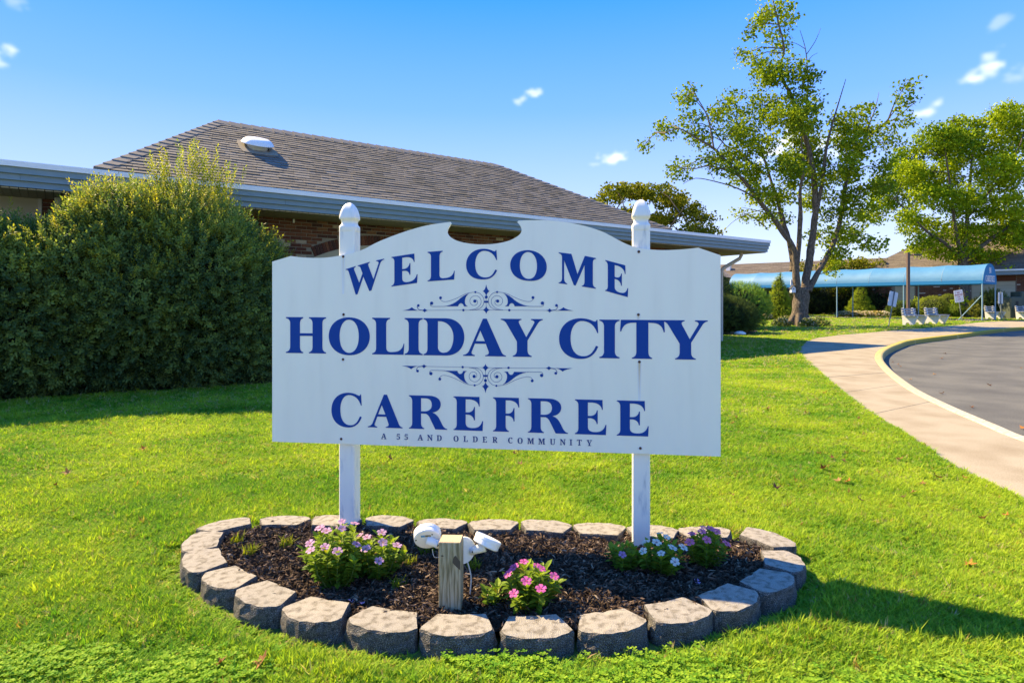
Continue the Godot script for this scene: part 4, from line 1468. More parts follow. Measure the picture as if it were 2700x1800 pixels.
	for q in [[1420, 1130, 65, 48, 24], [800, 1300, 45, 45, 10], [1230, 1270, 60, 48, 20], [1330, 1260, 75, 55, 28], [1400, 1350, 80, 60, 30], [1450, 1430, 60, 48, 18], [1300, 1380, 75, 55, 22], [1240, 1490, 60, 38, 16], [1180, 1380, 50, 50, 12], [960, 1260, 60, 50, 12], [1330, 1500, 50, 40, 10], [760, 1240, 50, 40, 9], [1250, 1600, 24, 45, 6]]:
		mass.call(float(q[0]), float(q[1]), float(q[2]), float(q[3]), q[4])
	grow(o, limbs, blobs, leafy, Color(0.10, 0.20, 0.018), Color(0.45, 0.54, 0.03))
	# flare of the roots
	var mb := MB.new()
	for k in 7:
		var f := TAU * k / 7 + 0.3
		mb.tube([Vector3(cos(f) * 0.25, 0.55, sin(f) * 0.25), Vector3(cos(f) * 0.46, 0.16, sin(f) * 0.46), Vector3(cos(f) * 0.8, -0.06, sin(f) * 0.8)], [0.14, 0.13, 0.05], 7)
	part(o, "root", mb.mesh(true), M.bark)
	# bird house on the maple
	var bh := thing("bird_house", "small white bird house fixed to the maple trunk", "bird house", Vector3(13.62, 2.02, -30.75))
	mb = MB.new()
	var face := PackedVector2Array([Vector2(-0.10, 0), Vector2(0.10, 0), Vector2(0.10, 0.22), Vector2(0, 0.34), Vector2(-0.10, 0.22)])
	mb.plate(face, -0.2, 0.0)
	part(bh, "box", mb.mesh(), M.white)
	mb = MB.new()
	for s in [-1, 1]:
		var a := Vector2(0, 0.345)
		var b := Vector2(0.15 * s, 0.175)
		mb.plate(ccw(PackedVector2Array([a, b, b + Vector2(0, 0.025), a + Vector2(0, 0.025)])), -0.23, 0.04)
	part(bh, "roof", mb.mesh(), M.dark)
	mb = MB.new()
	var ring := PackedVector2Array()
	for k in 10:
		ring.append(Vector2(cos(TAU * k / 10) * 0.028, 0.17 + sin(TAU * k / 10) * 0.028))
	mb.plate(ring, 0.0, 0.004)
	part(bh, "hole", mb.mesh(), M.dark)
	mb = MB.new()
	mb.box(Vector3(-0.07, 0.36, -0.2), Vector3(0.17, 0.62, -0.17))
	part(bh, "backboard", mb.mesh(), M.white)

	# second, fuller tree behind the canopy
	var t := thing("shade_tree", "full yellow green tree rising behind the blue canopy's near end", "tree", Vector3(32.8, gy(0, -46), -46))
	var u2 := 0.01225
	var at2 := func(x, y, z): return Vector3((x - 2012) * u2, (1880 - y) * u2, z)
	var limbs2 := []
	var add2 := func(list: Array, r0: float, r1: float, z0: float, z1: float):
		var pts := []
		for k in list.size():
			pts.append(at2.call(list[k].x, list[k].y, lerpf(z0, z1, float(k) / (list.size() - 1))))
		limbs2.append([pts, r0, r1])
	add2.call([Vector2(2012, 1900), Vector2(2008, 1800), Vector2(2004, 1650), Vector2(1990, 1520)], 0.38, 0.27, 0, 0)
	add2.call([Vector2(1995, 1560), Vector2(1930, 1360), Vector2(1890, 1200), Vector2(1840, 1000), Vector2(1800, 850)], 0.15, 0.03, 0, 1.5)
	add2.call([Vector2(2000, 1560), Vector2(2030, 1300), Vector2(2060, 1050), Vector2(2090, 850), Vector2(2130, 720)], 0.17, 0.03, 0, -0.6)
	add2.call([Vector2(1990, 1540), Vector2(1880, 1450), Vector2(1760, 1380), Vector2(1660, 1290), Vector2(1560, 1200)], 0.15, 0.03, 0, 0.8)
	add2.call([Vector2(2010, 1540), Vector2(2150, 1420), Vector2(2300, 1300), Vector2(2420, 1150)], 0.17, 0.03, 0, 0.9)
	add2.call([Vector2(2030, 1300), Vector2(2140, 1120), Vector2(2230, 900)], 0.12, 0.02, -0.3, 1.6)
	var blobs2 := []
	var mass2 := func(x, y, rx, ry, n):
		blobs2.append([at2.call(x, y, rnd(-1.7, 1.9)), Vector3(rx * u2, ry * u2, rx * u2 * 0.8 + 0.3), n * 2.1])
	for q in [[2140, 720, 110, 55, 42], [2010, 770, 110, 75, 50], [2270, 720, 90, 70, 44], [1930, 730, 30, 22, 5], [1780, 850, 110, 85, 56], [1700, 930, 95, 75, 44], [1900, 880, 130, 90, 70], [2070, 880, 130, 95, 74], [2250, 860, 110, 105, 70], [2390, 800, 90, 110, 50], [1630, 1040, 95, 75, 42], [1780, 1040, 120, 85, 66], [1940, 1040, 130, 95, 76], [2110, 1040, 130, 95, 76], [2280, 1040, 110, 105, 66], [2420, 1030, 100, 120, 50]]:
		mass2.call(float(q[0]), float(q[1]), float(q[2]), float(q[3]), q[4])
	for q in [[1525, 1090, 65, 48, 24], [1560, 1180, 95, 65, 40], [1505, 1270, 65, 48, 24], [1700, 1180, 110, 75, 50], [1870, 1200, 130, 85, 64], [2040, 1220, 130, 85, 60], [2210, 1230, 120, 95, 62], [2380, 1230, 110, 110, 56], [1600, 1300, 70, 45, 22], [1800, 1330, 105, 60, 40], [1950, 1370, 130, 75, 50], [2120, 1390, 120, 80, 52], [2280, 1400, 100, 85, 48], [2420, 1400, 100, 90, 44], [1760, 1430, 70, 42, 18], [1840, 1480, 105, 50, 30], [2000, 1500, 130, 50, 34]]:
		mass2.call(float(q[0]), float(q[1]), float(q[2]), float(q[3]), q[4])
	for q in [[2170, 1520, 120, 50, 34], [2300, 1530, 80, 60, 26], [2430, 1530, 80, 60, 24], [2340, 1600, 40, 40, 8], [2230, 1590, 40, 30, 7], [1820, 1790, 25, 25, 6], [1880, 1780, 20, 20, 4]]:
		mass2.call(float(q[0]), float(q[1]), float(q[2]), float(q[3]), q[4])
	grow(t, limbs2, blobs2, leafy, Color(0.13, 0.25, 0.018), Color(0.54, 0.64, 0.025), true, 1.25)

	# crown showing above the near roof
	var d := thing("dogwood_tree", "spreading olive green tree showing above the brown roof's right end", "tree", Vector3(6.6, gy(0, -31), -31))
	limbs = [[[Vector3(0, -0.1, 0), Vector3(0.1, 1.4, 0), Vector3(0, 2.6, 0)], 0.16, 0.10]]
	for k in 6:
		var f := TAU * k / 6
		limbs.append([[Vector3(0, 2.3, 0), Vector3(cos(f) * 1.2, 4.2, sin(f) * 1.0), Vector3(cos(f) * 2.6, 5.2 + rnd(-0.4, 0.3), sin(f) * 2.0)], 0.08, 0.02])
	blobs = []
	for q in [[-2.2, 5.05, 70], [-1.3, 5.5, 90], [-0.4, 5.6, 90], [0.5, 5.55, 90], [1.3, 5.25, 80], [1.9, 4.9, 60], [2.4, 4.45, 46], [2.9, 4.0, 26], [2.0, 3.9, 50], [0.9, 4.5, 80], [-0.5, 4.7, 80], [-1.7, 4.5, 70], [1.4, 3.5, 50], [2.6, 3.5, 40], [2.1, 3.1, 40]]:
		for k in 2:
			blobs.append([Vector3(q[0] * 1.12 - 0.2, q[1] * 1.18 - 0.1, rnd(-1.2, 1.2)), Vector3(0.75, 0.34, 0.8), q[2] * 0.65])
	grow(d, limbs, blobs, [spray(9, 0.2, 0.13), spray(9, 0.24, 0.12)], Color(0.09, 0.15, 0.018), Color(0.34, 0.34, 0.03), true)

	# small tree between the canopy and the cream wing
	var s := thing("ornamental_tree", "small gold green tree showing over the canopy behind the maple", "tree", Vector3(26.6, gy(0, -52), -52))
	limbs = [[[Vector3(0, -0.1, 0), Vector3(0.2, 0.9, 0), Vector3(-0.5, 2.4, 0)], 0.12, 0.07], [[Vector3(0.1, 0.6, 0), Vector3(0.9, 1.8, 0.2), Vector3(1.9, 2.8, 0)], 0.09, 0.03], [[Vector3(0, 0.5, 0), Vector3(-0.9, 1.6, 0.1), Vector3(-1.9, 2.6, 0)], 0.08, 0.03], [[Vector3(-0.4, 2.2, 0), Vector3(0.2, 3.2, 0), Vector3(0.5, 4.0, 0)], 0.06, 0.02]]
	blobs = []
	for k in 42:
		var a := rv()
		blobs.append([Vector3(a.x * 3.6, 3.1 + a.y * 1.15 * (1.0 - 0.3 * absf(a.x)), a.z * 1.5), Vector3(0.6, 0.42, 0.6), 15])
	grow(s, limbs, blobs, leafy, Color(0.10, 0.14, 0.014), Color(0.40, 0.38, 0.025), true, 1.15)


# ------------------------------------------------------------------ benches, signs, lamp, cabinets
func street_things() -> void:
	# bench: two cast ends, three back slats, three seat slats
	var b := Node3D.new()
	var side := outline("M -0.30 0 L -0.33 0.45 L -0.37 0.80 Q -0.36 0.87 -0.30 0.86 Q -0.25 0.85 -0.25 0.78 L -0.20 0.46 L 0.34 0.43 L 0.35 0.39 L 0.17 0 L 0.03 0 Q 0 0.13 -0.08 0.13 Q -0.16 0.13 -0.18 0 Z", 4)
	for k in side.size():
		side[k].x *= 1.0
	for x in [-0.62, 0.62]:
		var mb := MB.new()
		mb.xf = Transform3D(Basis(Vector3(0, 0, 1), Vector3.UP, Vector3(-1, 0, 0)), Vector3(x, 0, 0))
		mb.plate(ccw(side), -0.06, 0.06)
		part(b, "bench_end", mb.mesh(), M.bench_white)
	for k in 3:
		var mb := MB.new()
		mb.cbox(Vector3(-0.92, 0.49 + 0.125 * k, -0.262 - 0.018 * k), Vector3(0.92, 0.58 + 0.125 * k, -0.215 - 0.018 * k), 0.008)
		part(b, "back_slat", mb.mesh(), M.bench_slat)
		mb = MB.new()
		mb.cbox(Vector3(-0.92, 0.448, -0.16 + 0.17 * k), Vector3(0.92, 0.49, -0.01 + 0.17 * k), 0.008)
		part(b, "seat_slat", mb.mesh(), M.bench_slat)
	b.set_meta("base_name", "park_bench")
	tag(b, "", "bench", "white benches with grey slats along the walk")
	for q in [[Vector3(20.25, 0, -32.0), 0.68, "white ended grey slatted bench beside the brown lamp pole"], [Vector3(22.2, 0, -33.25), 0.68, "second bench, between lamp pole bench and leaning no parking sign"], [Vector3(30.75, 0, -40.5), 0.62, "bench past the canopy, in front of the green cabinets"], [Vector3(33.1, 0, -41.0), 0.62, "bench cut off by the photo's right edge"]]:
		var at: Vector3 = q[0]
		at.y = gy(0, at.z)
		copy(b, q[2], at, q[1])
	b.free()
	# signs on leaning posts
	for q in [[Vector3(18.0, 0, -30.4), -0.21, 0.50, 0.70, 1.34, 1.72, "blank back of a white sign leaning right in the lawn", false, 0.25], [Vector3(26.04, 0, -36.8), 0.16, 0.56, 0.70, 1.48, 1.78, "leaning white no parking fire lane sign with red letters", true, 0.12], [Vector3(30.75, 0, -40.0), 0.0, 0.33, 0.72, 1.36, 1.76, "narrow white sign standing upright past the canopy", false, 0.1]]:
		var at: Vector3 = q[0]
		at.y = gy(0, at.z)
		var o := thing("road_sign", q[6], "sign", at)
		o.rotation = Vector3(0, q[8], q[1])
		var mb := MB.new()
		mb.cbox(Vector3(-0.018, -0.2, -0.022), Vector3(0.018, q[5], 0.022), 0.005)
		part(o, "post", mb.mesh(), M.post_metal)
		var w: float = q[2] / 2
		var h: float = q[3] / 2
		var c := 0.05
		var face := outline("M %f %f L %f %f Q %f %f %f %f L %f %f Q %f %f %f %f L %f %f Q %f %f %f %f L %f %f Q %f %f %f %f Z" % [-w + c, -h, w - c, -h, w, -h, w, -h + c, w, h - c, w, h, w - c, h, -w + c, h, -w, h, -w, h - c, -w, -h + c, -w, -h, -w + c, -h], 4)
		mb = MB.new()
		var z := 0.024 if q[7] else -0.034
		mb.xf = Transform3D(Basis.IDENTITY, Vector3(0, q[4], z))
		mb.plate(ccw(face), 0.0, 0.008)
		var pl := part(o, "plate", mb.mesh(), M.white if q[7] else M.sign_metal)
		if q[7]:
			var y: float = q[4] + 0.20
			for l in [["NO", 0.085], ["PARKING", 0.085], ["FIRE", 0.07], ["LANE", 0.07]]:
				var t := TextMesh.new()
				var font := SystemFont.new()
				font.font_names = PackedStringArray(["Droid Sans"])
				font.font_weight = 700
				t.font = font
				t.font_size = 64
				t.pixel_size = l[1] / 46.0
				t.text = l[0]
				t.depth = 0.003
				var m := part(pl, "lettering", t, M.red)
				m.position = Vector3(0, y, z + 0.0105)
				y -= 0.125
			mb = MB.new()
			var e := 0.012
			for r in [[-w + 0.08, -h + 0.07, w - 0.08, -h + 0.07 + e], [-w + 0.08, h - 0.07 - e, w - 0.08, h - 0.07], [-w + 0.08, -h + 0.07 + e, -w + 0.08 + e, h - 0.07 - e], [w - 0.08 - e, -h + 0.07 + e, w - 0.08, h - 0.07 - e]]:
				mb.box(Vector3(r[0], q[4] + r[1], z + 0.008), Vector3(r[2], q[4] + r[3], z + 0.0105))
			part(pl, "red_border", mb.mesh(), M.red)
	var mb := MB.new()
	mb.tube([Vector3(30.35, gy(0, -40.2) - 0.1, -40.2), Vector3(29.9, gy(0, -40.2) + 1.15, -40.25)], [0.025], 6)
	var lp := solo("leaning_post", mb.mesh(), M.post_metal, "thin bare post leaning left beside the narrow sign", "post")
	lp.position = Vector3(0.75, 0, 0.1)
	# lamp pole
	var o := thing("street_lamp", "square brown lamp pole with a flat arm behind the first bench", "street lamp", Vector3(20.62, gy(0, -33.1), -33.1))
	mb = MB.new()
	mb.cbox(Vector3(-0.065, -0.1, -0.065), Vector3(0.065, 3.72, 0.065), 0.006)
	part(o, "pole", mb.mesh(), M.brown_steel)
	mb = MB.new()
	mb.cbox(Vector3(0.065, 3.56, -0.03), Vector3(0.22, 3.61, 0.03), 0.004)
	mb.cbox(Vector3(0.22, 3.55, -0.13), Vector3(0.62, 3.63, 0.13), 0.01)
	part(o, "lamp_head", mb.mesh(), M.brown_steel)
	# utility cabinets
	for q in [[33.0, -42.0, 0.40, 1.42, "square dark green utility cabinet behind the third bench"], [34.6, -42.6, 0.85, 1.78, "taller dark green utility cabinet at the right edge"]]:
		var c := thing("utility_cabinet", q[4], "cabinet", Vector3(q[0], gy(0, q[1]), q[1]), "green utility cabinets")
		mb = MB.new()
		mb.cbox(Vector3(-q[2], 0, -0.5), Vector3(q[2], q[3], 0.4), 0.03)
		part(c, "housing", mb.mesh(), M.cabinet)
		mb = MB.new()
		mb.cbox(Vector3(-q[2] + 0.04, 0.62, 0.401), Vector3(q[2] - 0.04, q[3] - 0.05, 0.43), 0.01)
		part(c, "door", mb.mesh(), M.cabinet)
		mb = MB.new()
		mb.cbox(Vector3(-0.08, q[3] * 0.62, 0.431), Vector3(0.10, q[3] * 0.80, 0.455), 0.008)
		part(c, "lock_plate", mb.mesh(), M.dark)

# ------------------------------------------------------------------ flower bed
var ring_at := []

func flower_bed() -> void:
	# concrete blocks, in ring order from the front left corner
	ring_at = [Vector2(-1.28, -2.87), Vector2(-1.05, -2.70), Vector2(-0.79, -2.575), Vector2(-0.50, -2.49), Vector2(-0.205, -2.445), Vector2(0.09, -2.44), Vector2(0.385, -2.475), Vector2(0.665, -2.56), Vector2(0.915, -2.675), Vector2(1.145, -2.83), Vector2(1.30, -3.06), Vector2(1.335, -3.34), Vector2(1.04, -3.42), Vector2(0.76, -3.44), Vector2(0.475, -3.475), Vector2(0.185, -3.51), Vector2(-0.105, -3.53), Vector2(-0.395, -3.555), Vector2(-0.70, -3.59), Vector2(-1.0, -3.595), Vector2(-1.295, -3.61), Vector2(-1.59, -3.54), Vector2(-1.60, -3.29), Vector2(-1.485, -3.06)]
	var turns := [0, 0, 0, 0, 0, 0, 0, 0, 0, 0, 0, 0, 0, 0, 0, 0, 0, 0, 0, 0, 0, 0, 0, 0]
	var labels := ["concrete edging block at the bed's front left corner", "front edging block, second from the bed's left corner", "front edging block before the lilac flowers, third from the left", "chipped front edging block just left of the timber post", "front edging block right in front of the timber post", "front edging block in front of the magenta flowers", "front edging block just right of the magenta flowers' block", "front edging block half lit and half in the sign's shadow", "shaded front edging block, second from the right corner", "shaded edging block at the bed's front right corner", "right side edging block with its near half in shadow", "back right corner edging block, turned beside the gap", "back edging block right of the right sign post", "back edging block behind the right sign post", "back edging block just left of the right sign post", "back edging block, third left of the right sign post", "back edging block in the middle of the back row", "back edging block seen just right of the floodlights", "back edging block just behind the left floodlight head", "back edging block behind the left sign post", "back edging block left of the left sign post", "angled edging block at the bed's back left corner", "left side edging block next to the back left corner", "left side edging block nearest the front left corner"]
	var outl := []
	for q in [[-0.10, -0.09], [-0.03, -0.09], [0.0, -0.083], [0.03, -0.09], [0.10, -0.09], [0.122, -0.035], [0.143, 0.022], [0.140, 0.042], [0.122, 0.060], [0.095, 0.075], [0.065, 0.086], [0.03, 0.092], [0.0, 0.093], [-0.03, 0.092], [-0.065, 0.086], [-0.095, 0.075], [-0.122, 0.060], [-0.140, 0.042], [-0.143, 0.022], [-0.122, -0.035]]:
		outl.append(Vector2(q[0], q[1]))
	var n := ring_at.size()
	var c0 := Vector2(-0.1, -3.03)
	for i in n:
		var t: Vector2 = (ring_at[(i + 1) % n] - ring_at[(i + n - 1) % n]).normalized()
		var out := Vector2(t.y, -t.x)
		if out.dot(ring_at[i] - c0) < 0:
			out = -out
		bed_outline.append(ring_at[i] + out * 0.11)
		var w: Vector2 = ring_at[i]
		var o := thing("edging_block", labels[i], "edging block", Vector3(w.x, gy(0, w.y) + rnd(-0.004, 0.004), w.y), "concrete edging blocks round the flower bed")
		o.rotation = Vector3(rnd(-0.045, 0.045), atan2(out.x, out.y) + rnd(-0.07, 0.07), rnd(-0.04, 0.04))
		var sc := rnd(0.97, 1.02)
		var side := MB.new()
		var top := MB.new()
		var f := FastNoiseLite.new()
		f.seed = 100 + i
		f.frequency = 18.0
		var rings := []
		var m := outl.size()
		for h in [[-0.06, 0.0], [0.0, 0.004], [0.03, 0.004], [0.055, 0.002], [0.080, 0.0], [0.088, -0.004]]:
			var ring := []
			for k in m:
				var q: Vector2 = outl[k] * sc
				var rough := 0.014 if k >= 6 and k <= 18 else 0.002
				var p3 := Vector3(q.x, h[0], q.y)
				var push: float = f.get_noise_3dv(p3 + Vector3(i, 0, 0)) * rough + h[1]
				var dir := Vector3(q.x, 0, q.y).normalized()
				ring.append(p3 + dir * push + Vector3(0, f.get_noise_3dv(p3 * 2.0) * 0.004 if h[0] > 0.02 else 0.0, 0))
			rings.append(ring)
		for r in rings.size() - 1:
			for k in m:
				var k2 := (k + 1) % m
				side.quad(rings[r][k2], rings[r][k], rings[r + 1][k], rings[r + 1][k2])
		var last: Array = rings[rings.size() - 1]
		var inner := []
		for k in m:
			inner.append(Vector3(last[k].x * 0.55, 0.0895 + f.get_noise_3dv(last[k] * 3.0) * 0.002, last[k].z * 0.55))
		for k in m:
			var k2 := (k + 1) % m
			top.quad(last[k2], last[k], inner[k], inner[k2])
			top.tri(inner[k2], inner[k], Vector3(0, 0.090, 0))
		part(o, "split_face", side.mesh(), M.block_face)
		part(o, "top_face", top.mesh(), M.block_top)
	no_grass.append(bed_outline)
	# mulch, mounded a little, with loose chips on it
	var mb := MB.new()
	var f := FastNoiseLite.new()
	f.seed = 9
	f.frequency = 3.5
	f.fractal_octaves = 4
	var inside := PackedVector2Array()
	for i in n:
		inside.append(ring_at[i] + (c0 - ring_at[i]).normalized() * 0.02)
	var hgt := func(x, z): return gy(0, z) + 0.050 + 0.022 * f.get_noise_2d(x, z) + 0.008 * f.get_noise_2d(x * 6, z * 6)
	var st := 0.03
	var gx := int(3.3 / st)
	var gz := int(1.4 / st)
	for i in gx:
		for j in gz:
			var x := -1.75 + i * st
			var z := -2.35 - j * st
			if Geometry2D.is_point_in_polygon(Vector2(x + st / 2, z - st / 2), inside):
				mb.quad(Vector3(x, hgt.call(x, z), z), Vector3(x + st, hgt.call(x + st, z), z), Vector3(x + st, hgt.call(x + st, z - st), z - st), Vector3(x, hgt.call(x, z - st), z - st))
	ground("flower_bed_mulch", mb.mesh(), M.mulch, "dark shredded mulch inside the ring of concrete blocks")
	mb = MB.new()
	mb.use_c = true
	for k in 3:
		mb.tint = Color(1, 1, 1) * [1.0, 0.8, 1.2][k]
		mb.xf = Transform3D(Basis.from_euler(Vector3(0, k * 1.1, 0.2 * k)), Vector3(0.008 * k, 0.004 * k, 0.006 * k - 0.006))
		mb.tri(Vector3(-0.016, 0, -0.003), Vector3(-0.014, 0, 0.004), Vector3(0.002, 0.004, 0))
		mb.tri(Vector3(0.002, 0.004, 0), Vector3(-0.014, 0, 0.004), Vector3(0.017, 0.001, 0.001))
		mb.tri(Vector3(-0.016, 0, -0.003), Vector3(0.002, 0.004, 0), Vector3(0.015, 0.0, -0.003))
	var nchip := 15000
	var buf := PackedFloat32Array()
	buf.resize(nchip * 16)
	var i := 0
	while i < nchip:
		var x := rnd(-1.7, 1.45)
		var z := rnd(-3.65, -2.4)
		if not Geometry2D.is_point_in_polygon(Vector2(x, z), inside):
			continue
		var c := Color(0.028, 0.019, 0.013).lerp(Color(0.19, 0.135, 0.095), pow(rng.randf(), 1.7))
		if rng.randf() < 0.03:
			c = Color(0.34, 0.27, 0.19)
		put(buf, i, Basis.from_euler(Vector3(rnd(-0.7, 0.7), rnd(0, TAU), rnd(-0.7, 0.7))).scaled(Vector3(rnd(0.5, 1.5), rnd(0.8, 1.6), rnd(0.5, 1.3))), Vector3(x, hgt.call(x, z) + rnd(0.0, 0.010), z), c)
		i += 1
	var ch := scatter(self, "mulch_chips", mb.mesh(), M.chip, buf)
	tag(ch, "loose brown bark chips lying over the flower bed", "mulch")
	# timber post with a floodlight
	var o := thing("timber_post", "short square weathered timber post near the bed's front edge", "post", Vector3(-0.253, 0.0, -2.648))
	o.rotation.y = -0.05
	mb = MB.new()
	mb.cbox(Vector3(-0.0455, -0.05, -0.0455), Vector3(0.0455, 0.338, 0.0455), 0.002)
	part(o, "shaft", mb.mesh(), M.timber)
	mb = MB.new()
	mb.cbox(Vector3(-0.0435, 0.336, -0.0435), Vector3(0.0435, 0.3395, 0.0435), 0.001)
	part(o, "sawn_top", mb.mesh(), M.timber_end)
	mb = MB.new()
	mb.plate(outline("M 0.012 0.258 Q 0.014 0.284 0.026 0.286 Q 0.036 0.27 0.044 0.262 L 0.044 0.228 Q 0.026 0.24 0.012 0.258 Z", 5), 0.0457, 0.0466)
	mb.plate(outline("M -0.036 0.284 Q -0.03 0.29 -0.024 0.284 Q -0.03 0.278 -0.036 0.284 Z", 5), 0.0457, 0.0463)
	part(o, "knot", mb.mesh(), M.knot)
	floodlight()
	# plants
	vinca("vinca_plant", "tall lilac flowered vinca in front of the left sign post", Vector3(-0.79, 0.05, -2.86), 0.145, 0.27, 19, Color(0.66, 0.38, 0.64), 11, hgt)
	vinca("vinca_plant", "lower lilac flowered vinca right of the tall lilac one", Vector3(-0.63, 0.05, -2.95), 0.13, 0.20, 14, Color(0.66, 0.40, 0.64), 7, hgt)
	vinca("vinca_plant", "magenta flowered vinca in the middle, right of the timber post", Vector3(0.08, 0.05, -2.65), 0.12, 0.19, 15, Color(0.76, 0.16, 0.50), 9, hgt)
	vinca("vinca_plant", "flowerless vinca seedling left of the magenta flowers", Vector3(-0.08, 0.05, -2.68), 0.05, 0.10, 3, Color(0.5, 0.1, 0.4), 0, hgt)
	vinca("vinca_plant", "leafy flowerless vinca at the foot of the right sign post", Vector3(0.53, 0.05, -3.02), 0.085, 0.13, 9, Color(0.55, 0.3, 0.6), 1, hgt)
	vinca("vinca_plant", "white flowered vinca right of the right sign post", Vector3(0.70, 0.05, -2.98), 0.11, 0.15, 13, Color(0.88, 0.86, 0.82), 9, hgt)
	vinca("vinca_plant", "magenta flowered vinca at the bed's right end", Vector3(0.93, 0.05, -3.05), 0.095, 0.18, 11, Color(0.92, 0.24, 0.44), 10, hgt)
	var blade := grass_tuft(9, 0.075, 0.0035, 5)
	var wn := 0
	for q in [[-1.18, -3.28, "near the bed's back left"], [-0.5, -3.07, "between lilac flowers and timber post, behind"], [-0.51, -2.84, "between lilac flowers and timber post, in front"], [-0.17, -3.02, "just right of the timber post"], [-1.45, -3.34, "by the left side blocks"], [-1.32, -3.2, "close to the left side blocks"], [-0.42, -3.2, "below the left floodlight head"]]:
		var w := thing("weed", "small green weed in the mulch " + q[2], "weed", Vector3(q[0], hgt.call(q[0], q[1]), q[1]))
		buf = PackedFloat32Array()
		var cnt := 4
		buf.resize(cnt * 16)
		for k in cnt:
			put(buf, k, Basis.from_euler(Vector3(rnd(-0.3, 0.3), rnd(0, TAU), rnd(-0.3, 0.3))).scaled(Vector3.ONE * rnd(0.7, 1.2)), Vector3(rnd(-0.02, 0.02), 0, rnd(-0.015, 0.015)), Color(0.12, 0.20, 0.02).lerp(Color(0.30, 0.34, 0.03), rng.randf()))
		scatter(w, "blades", blade, M.grass, buf)
		wn += 1
	var pet := MB.new()
	for k in 4:
		var a := TAU * k / 4
		pet.tri(Vector3.ZERO, Vector3(cos(a) * 0.016, 0.006, sin(a) * 0.016), Vector3(cos(a + 0.9) * 0.016, 0.004, sin(a + 0.9) * 0.016))
	var pmat := mat(0.66, 0.38, 0.66, 0.6)
	for q in [[-0.68, -2.69, "in front of the lilac vinca, left of two"], [-0.63, -2.66, "in front of the lilac vinca, right of two"], [0.53, -2.94, "just before the right sign post's plants"], [0.84, -2.89, "before the magenta vinca at the right end"], [0.71, -2.73, "nearest the shaded front right blocks"]]:
		var p := solo("fallen_blossom", pet.mesh(), pmat, "fallen lilac blossom on the mulch, " + q[2], "blossom", "fallen blossoms on the mulch")
		p.position = Vector3(q[0], hgt.call(q[0], q[1]) + 0.012, q[1])
		p.rotation = Vector3(rnd(-0.4, 0.4), rnd(0, 6), rnd(-0.4, 0.4))

